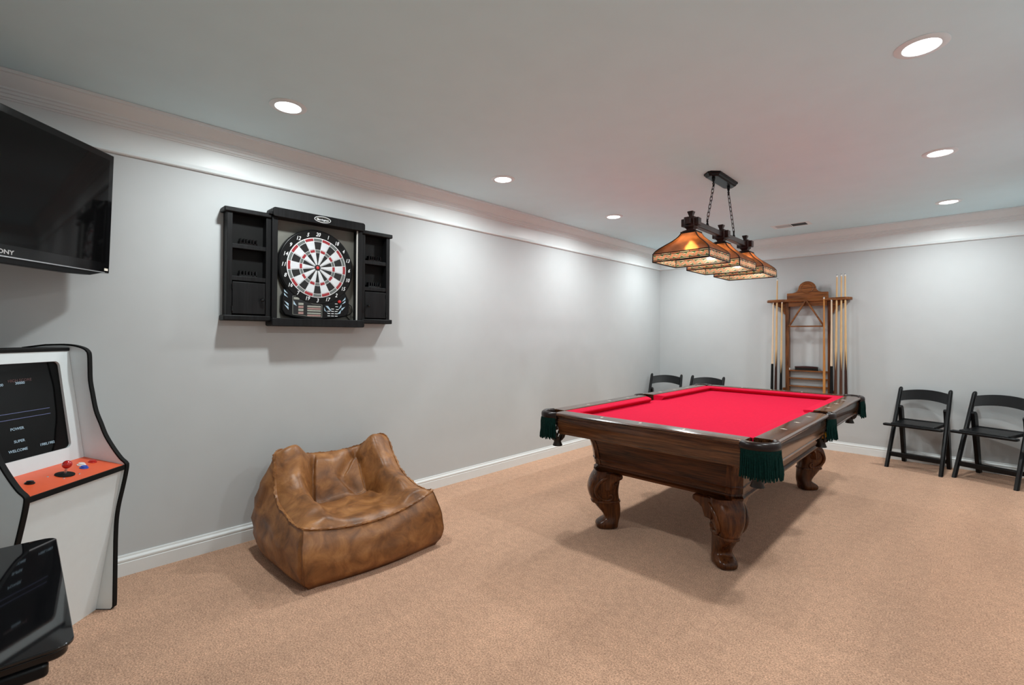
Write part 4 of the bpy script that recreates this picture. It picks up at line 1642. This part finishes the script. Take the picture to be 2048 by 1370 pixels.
def make_cue(name, x, y, zb, zt, label, shaft, butt, style, xt=None, yt=None):
    """style: 'points' painted spear points, 'sleeve' plain dark grip, 'plain' one-piece"""
    L = zt - zb
    t = thing(name, label, 'cue', (x, y, zb), 0, 'cues standing in the wall rack')
    R0, R1 = 0.0158, 0.0074
    cut = L * (0.34 if style != 'plain' else 0.0)
    tipz = L - 0.018

    def rad(z):
        return R0 + (R1 - R0) * (z / L) ** 0.85
    if style == 'sleeve':
        bm = bmesh.new()
        add_lathe(bm, [(rad(0) + 0.001, 0), (rad(0.0) + 0.0015, 0.02), (rad(cut) + 0.0012, cut)], 14)
        obj('grip', bm, butt, t)
    elif style == 'points':
        bm = bmesh.new()
        c2 = L * 0.24
        add_lathe(bm, [(rad(0) + 0.0004, 0), (rad(c2) + 0.0004, c2)], 16)
        N = 4
        for k in range(N):
            rows = []
            for i in range(9):
                f = i / 8
                z = c2 + f * L * 0.16
                w = (PI / N) * (1 - f)
                a0 = 2 * PI * k / N + 0.6
                r = rad(z) + 0.0005
                rows.append([bm.verts.new((r * math.cos(a0 + w * g), r * math.sin(a0 + w * g), z)) for g in (-1, -0.5, 0, 0.5, 1)])
            for a, b in zip(rows[:-1], rows[1:]):
                for i in range(4):
                    bm.faces.new((a[i], a[i + 1], b[i + 1], b[i]))
        obj('butt', bm, butt, t, smooth=60)
    bm = bmesh.new()
    zs = [0.0 if style != 'sleeve' else cut, L * 0.4, L * 0.55, L * 0.7, L * 0.85, tipz]
    add_lathe(bm, [(rad(z), z) for z in zs], 14)
    obj('shaft', bm, shaft, t)
    bm = bmesh.new()
    add_lathe(bm, [(R1 + 0.0003, tipz - 0.02), (R1 + 0.0003, tipz)], 12)
    obj('ferrule', bm, 'whiteplastic', t)
    bm = bmesh.new()
    add_lathe(bm, [(R1 * 0.95, tipz), (R1 * 0.95, tipz + 0.005), (R1 * 0.6, tipz + 0.008), (0, tipz + 0.009)], 12)
    obj('tip', bm, 'chalkblue', t)
    top = Vector(((xt if xt is not None else x) - x, (yt if yt is not None else y) - y, L))
    t.rotation_mode = 'QUATERNION'
    t.rotation_quaternion = top.to_track_quat('Z', 'Y')
    return t


CZ = 0.582
make_cue('pool_cue', 1.549, 6.495, CZ, 1.772, 'pale pool cue with black grip, leftmost in the rack', 'maplepale', 'blackmatte', 'sleeve', 1.566, 6.500)
make_cue('pool_cue', 1.590, 6.495, CZ, 2.052, 'tall honey pool cue rising above the left end of the rack shelf', 'maple', 'buttdark', 'points', 1.612, 6.500)
make_cue('pool_cue', 1.648, 6.495, CZ, 1.770, 'pool cue with pointed black butt beside the left upright of the rack', 'maple', 'blackmatte', 'points', 1.663, 6.500)
make_cue('pool_cue', 2.104, 6.485, CZ, 1.800, 'one-piece honey coloured cue standing in front of the right upright', 'mapledeep', 'mapledeep', 'plain', 2.102, 6.497)
make_cue('pool_cue', 2.172, 6.495, CZ, 1.772, 'pale pool cue with black grip, just right of the right upright', 'maplepale', 'blackmatte', 'sleeve', 2.176, 6.500)
make_cue('pool_cue', 2.211, 6.495, CZ, 2.046, 'tall maple cue, left one of the three rising above the right shelf end', 'maple', 'buttbrown', 'points', 2.229, 6.500)
make_cue('pool_cue', 2.263, 6.495, CZ, 2.052, 'tall maple cue, middle one of the three rising above the right shelf end', 'maple', 'buttbrown', 'points', 2.271, 6.500)
make_cue('pool_cue', 2.312, 6.495, CZ, 2.052, 'tall maple cue with dark butt, rightmost in the rack', 'maple', 'buttdark', 'points', 2.306, 6.500)

# rack triangle hanging on the peg
t = thing('rack_triangle', 'thin brown wooden ball triangle hanging in the cue rack', 'ball rack', (1.916, 6.5216, 1.44))
tri_out = [(-0.190, 0.0), (0.190, 0.0), (0.0, 0.330)]
bars = [((-0.188, 0.008), (0.188, 0.008)), ((0.186, 0.0), (0.0, 0.322)), ((-0.186, 0.0), (0.0, 0.322))]
for (xa, za), (xb, zb_) in bars:
    d = Vector((xb - xa, zb_ - za)).normalized()
    nn = Vector((-d.y, d.x)) * 0.008
    prism('bar', [(xa + nn.x, za + nn.y), (xb + nn.x, zb_ + nn.y), (xb - nn.x, zb_ - nn.y), (xa - nn.x, za - nn.y)], -0.018, 0.010, 'rackx', t, bevel=0.002)

# table brush and chalk on the top slat
t = thing('table_brush', 'dark wooden table brush lying on the upper slat of the cue rack', 'brush', (1.903, 6.585, 0.919))
bm = bmesh.new()
add_prism(bm, [(-0.118, 0.028), (0.118, 0.028), (0.122, 0.036), (0.116, 0.048), (0.0, 0.052), (-0.116, 0.048), (-0.122, 0.036)], -0.024, 0.024, 'xz')
obj('handle', bm, 'brushwood', t, bevel=0.005)
bm = bmesh.new()
rnd = random.Random(4)
for i in range(46):
    for j in range(5):
        x = -0.112 + 0.224 * i / 45
        y = -0.020 + 0.010 * j
        add_tube(bm, [(x, y, 0.03), (x * 1.02 + rnd.uniform(-0.002, 0.002), y * 1.1, 0.0)], 0.0032, 4)
br = obj('bristles', bm, 'bristle', t)
br['kind'] = 'stuff'
t = thing('chalk_cube', 'small white chalk cube on the upper slat at the left upright', 'chalk', (1.722, 6.565, 0.919))
box('chalk_body', (-0.011, -0.011, 0.0), (0.011, 0.011, 0.022), 'whiteplastic', t, bevel=0.0015)
box('chalk_face', (-0.006, -0.0115, 0.006), (0.006, -0.0105, 0.016), 'blacksatin', t)


# ------------------------------------------------------------------ folding chairs
def make_chair():
    t = thing('folding_chair', '', 'chair')
    HWc = 0.212
    # front faces -y; main rails run from the front foot up to the top of the back
    for s in (-1, 1):
        bm = bmesh.new()
        a, b = Vector((s * HWc, -0.205, 0.0)), Vector((s * (HWc - 0.012), 0.195, 0.795))
        d = (b - a).normalized()
        wx, wy = Vector((0.0155, 0, 0)), Vector((0, 0.024, 0))
        rings = []
        for q, k in ((a, 1), (a.lerp(b, 0.97), 1), (a.lerp(b, 0.99), 0.8), (b, 0.35)):
            rings.append([q + wx * k * cx + wy * k * cy for cx, cy in ((-1, -0.6), (-0.6, -1), (0.6, -1), (1, -0.6), (1, 0.6), (0.6, 1), (-0.6, 1), (-1, 0.6))])
        add_loft(bm, rings)
        obj('front_leg', bm, 'blacksatin', t, smooth=50)
        bm = bmesh.new()
        hw = HWc - 0.030
        pts = [(0.215, 0.0), (0.185, 0.20), (0.155, 0.40), (0.130, 0.545), (0.122, 0.575), (0.100, 0.592), (0.076, 0.588), (0.060, 0.560)]
        outl = [(0.240, 0.0), (0.212, 0.20), (0.184, 0.40), (0.160, 0.550), (0.146, 0.588), (0.118, 0.606), (0.086, 0.606), (0.072, 0.590), (0.084, 0.560),
                (0.108, 0.40), (0.148, 0.20), (0.184, 0.0)]
        add_prism(bm, outl, s * hw - 0.016, s * hw + 0.016, 'yz')
        obj('rear_leg', bm, 'blacksatin', t, bevel=0.005)
    # seat frame and padded seat panel
    bm = bmesh.new()
    add_prism(bm, rrect(-HWc - 0.020, -0.250, HWc + 0.020, -0.175, 0.02), 0.425, 0.447, 'xy')
    obj('seat_front', bm, 'blacksatin', t, bevel=0.006)
    prism('seat', rrect(-0.176, -0.215, 0.176, 0.160, 0.02), 0.430, 0.458, 'blacksatin', t, plane='xy', bevel=0.008)
    bm = bmesh.new()
    for s in (-1, 1):
        pass
    add_box(bm, (-0.180, 0.140, 0.425), (0.180, 0.172, 0.465))
    obj('seat_rear_rail', bm, 'blacksatin', t, bevel=0.005)
    # curved back slat
    N = 16
    bm = bmesh.new()
    rings = []
    for i in range(N + 1):
        f = -1 + 2 * i / N
        x = f * (HWc - 0.016)
        dep = 0.024 * (1 - f * f)
        zt = 0.752 + 0.026 * (1 - f * f)
        zb2 = 0.650 + 0.028 * (1 - f * f)
        yb = -0.205 + 0.40 * zb2 / 0.795
        yt = -0.205 + 0.40 * zt / 0.795
        rings.append([Vector((x, yb - 0.008 + dep, zb2)), Vector((x, yt - 0.008 + dep, zt)), Vector((x, yt + 0.008 + dep, zt)), Vector((x, yb + 0.008 + dep, zb2))])
    add_loft(bm, rings)
    obj('back_slat', bm, 'blacksatin', t, smooth=50, bevel=0.003)
    # stretchers
    yb = -0.205 + 0.40 * 0.125 / 0.795
    bm = bmesh.new()
    add_box(bm, (-HWc, yb - 0.010, 0.105), (HWc, yb + 0.016, 0.150))
    obj('front_stretcher', bm, 'blacksatin', t, bevel=0.004)
    bm = bmesh.new()
    add_box(bm, (-HWc + 0.03, 0.195, 0.050), (HWc - 0.03, 0.213, 0.090))
    obj('rear_stretcher', bm, 'blacksatin', t, bevel=0.004)
    return t


ch = make_chair()
ch.location = (2.950, 6.340, 0)
ch.rotation_euler = (0, 0, math.radians(-11))
tag(ch, 'black folding chair by the back wall, next to the cue rack', 'chair', 'black folding chairs')
G = 'black folding chairs'
dup(ch, (3.480, 6.285, 0), math.radians(-20), 'black folding chair cut off by the right edge of the picture', G)
dup(ch, (0.305, 6.12, 0), math.radians(14), 'black folding chair in the far corner behind the pool table, left of two', G)
dup(ch, (0.825, 6.175, 0), math.radians(4), 'black folding chair behind the pool table, right of the two there', G)
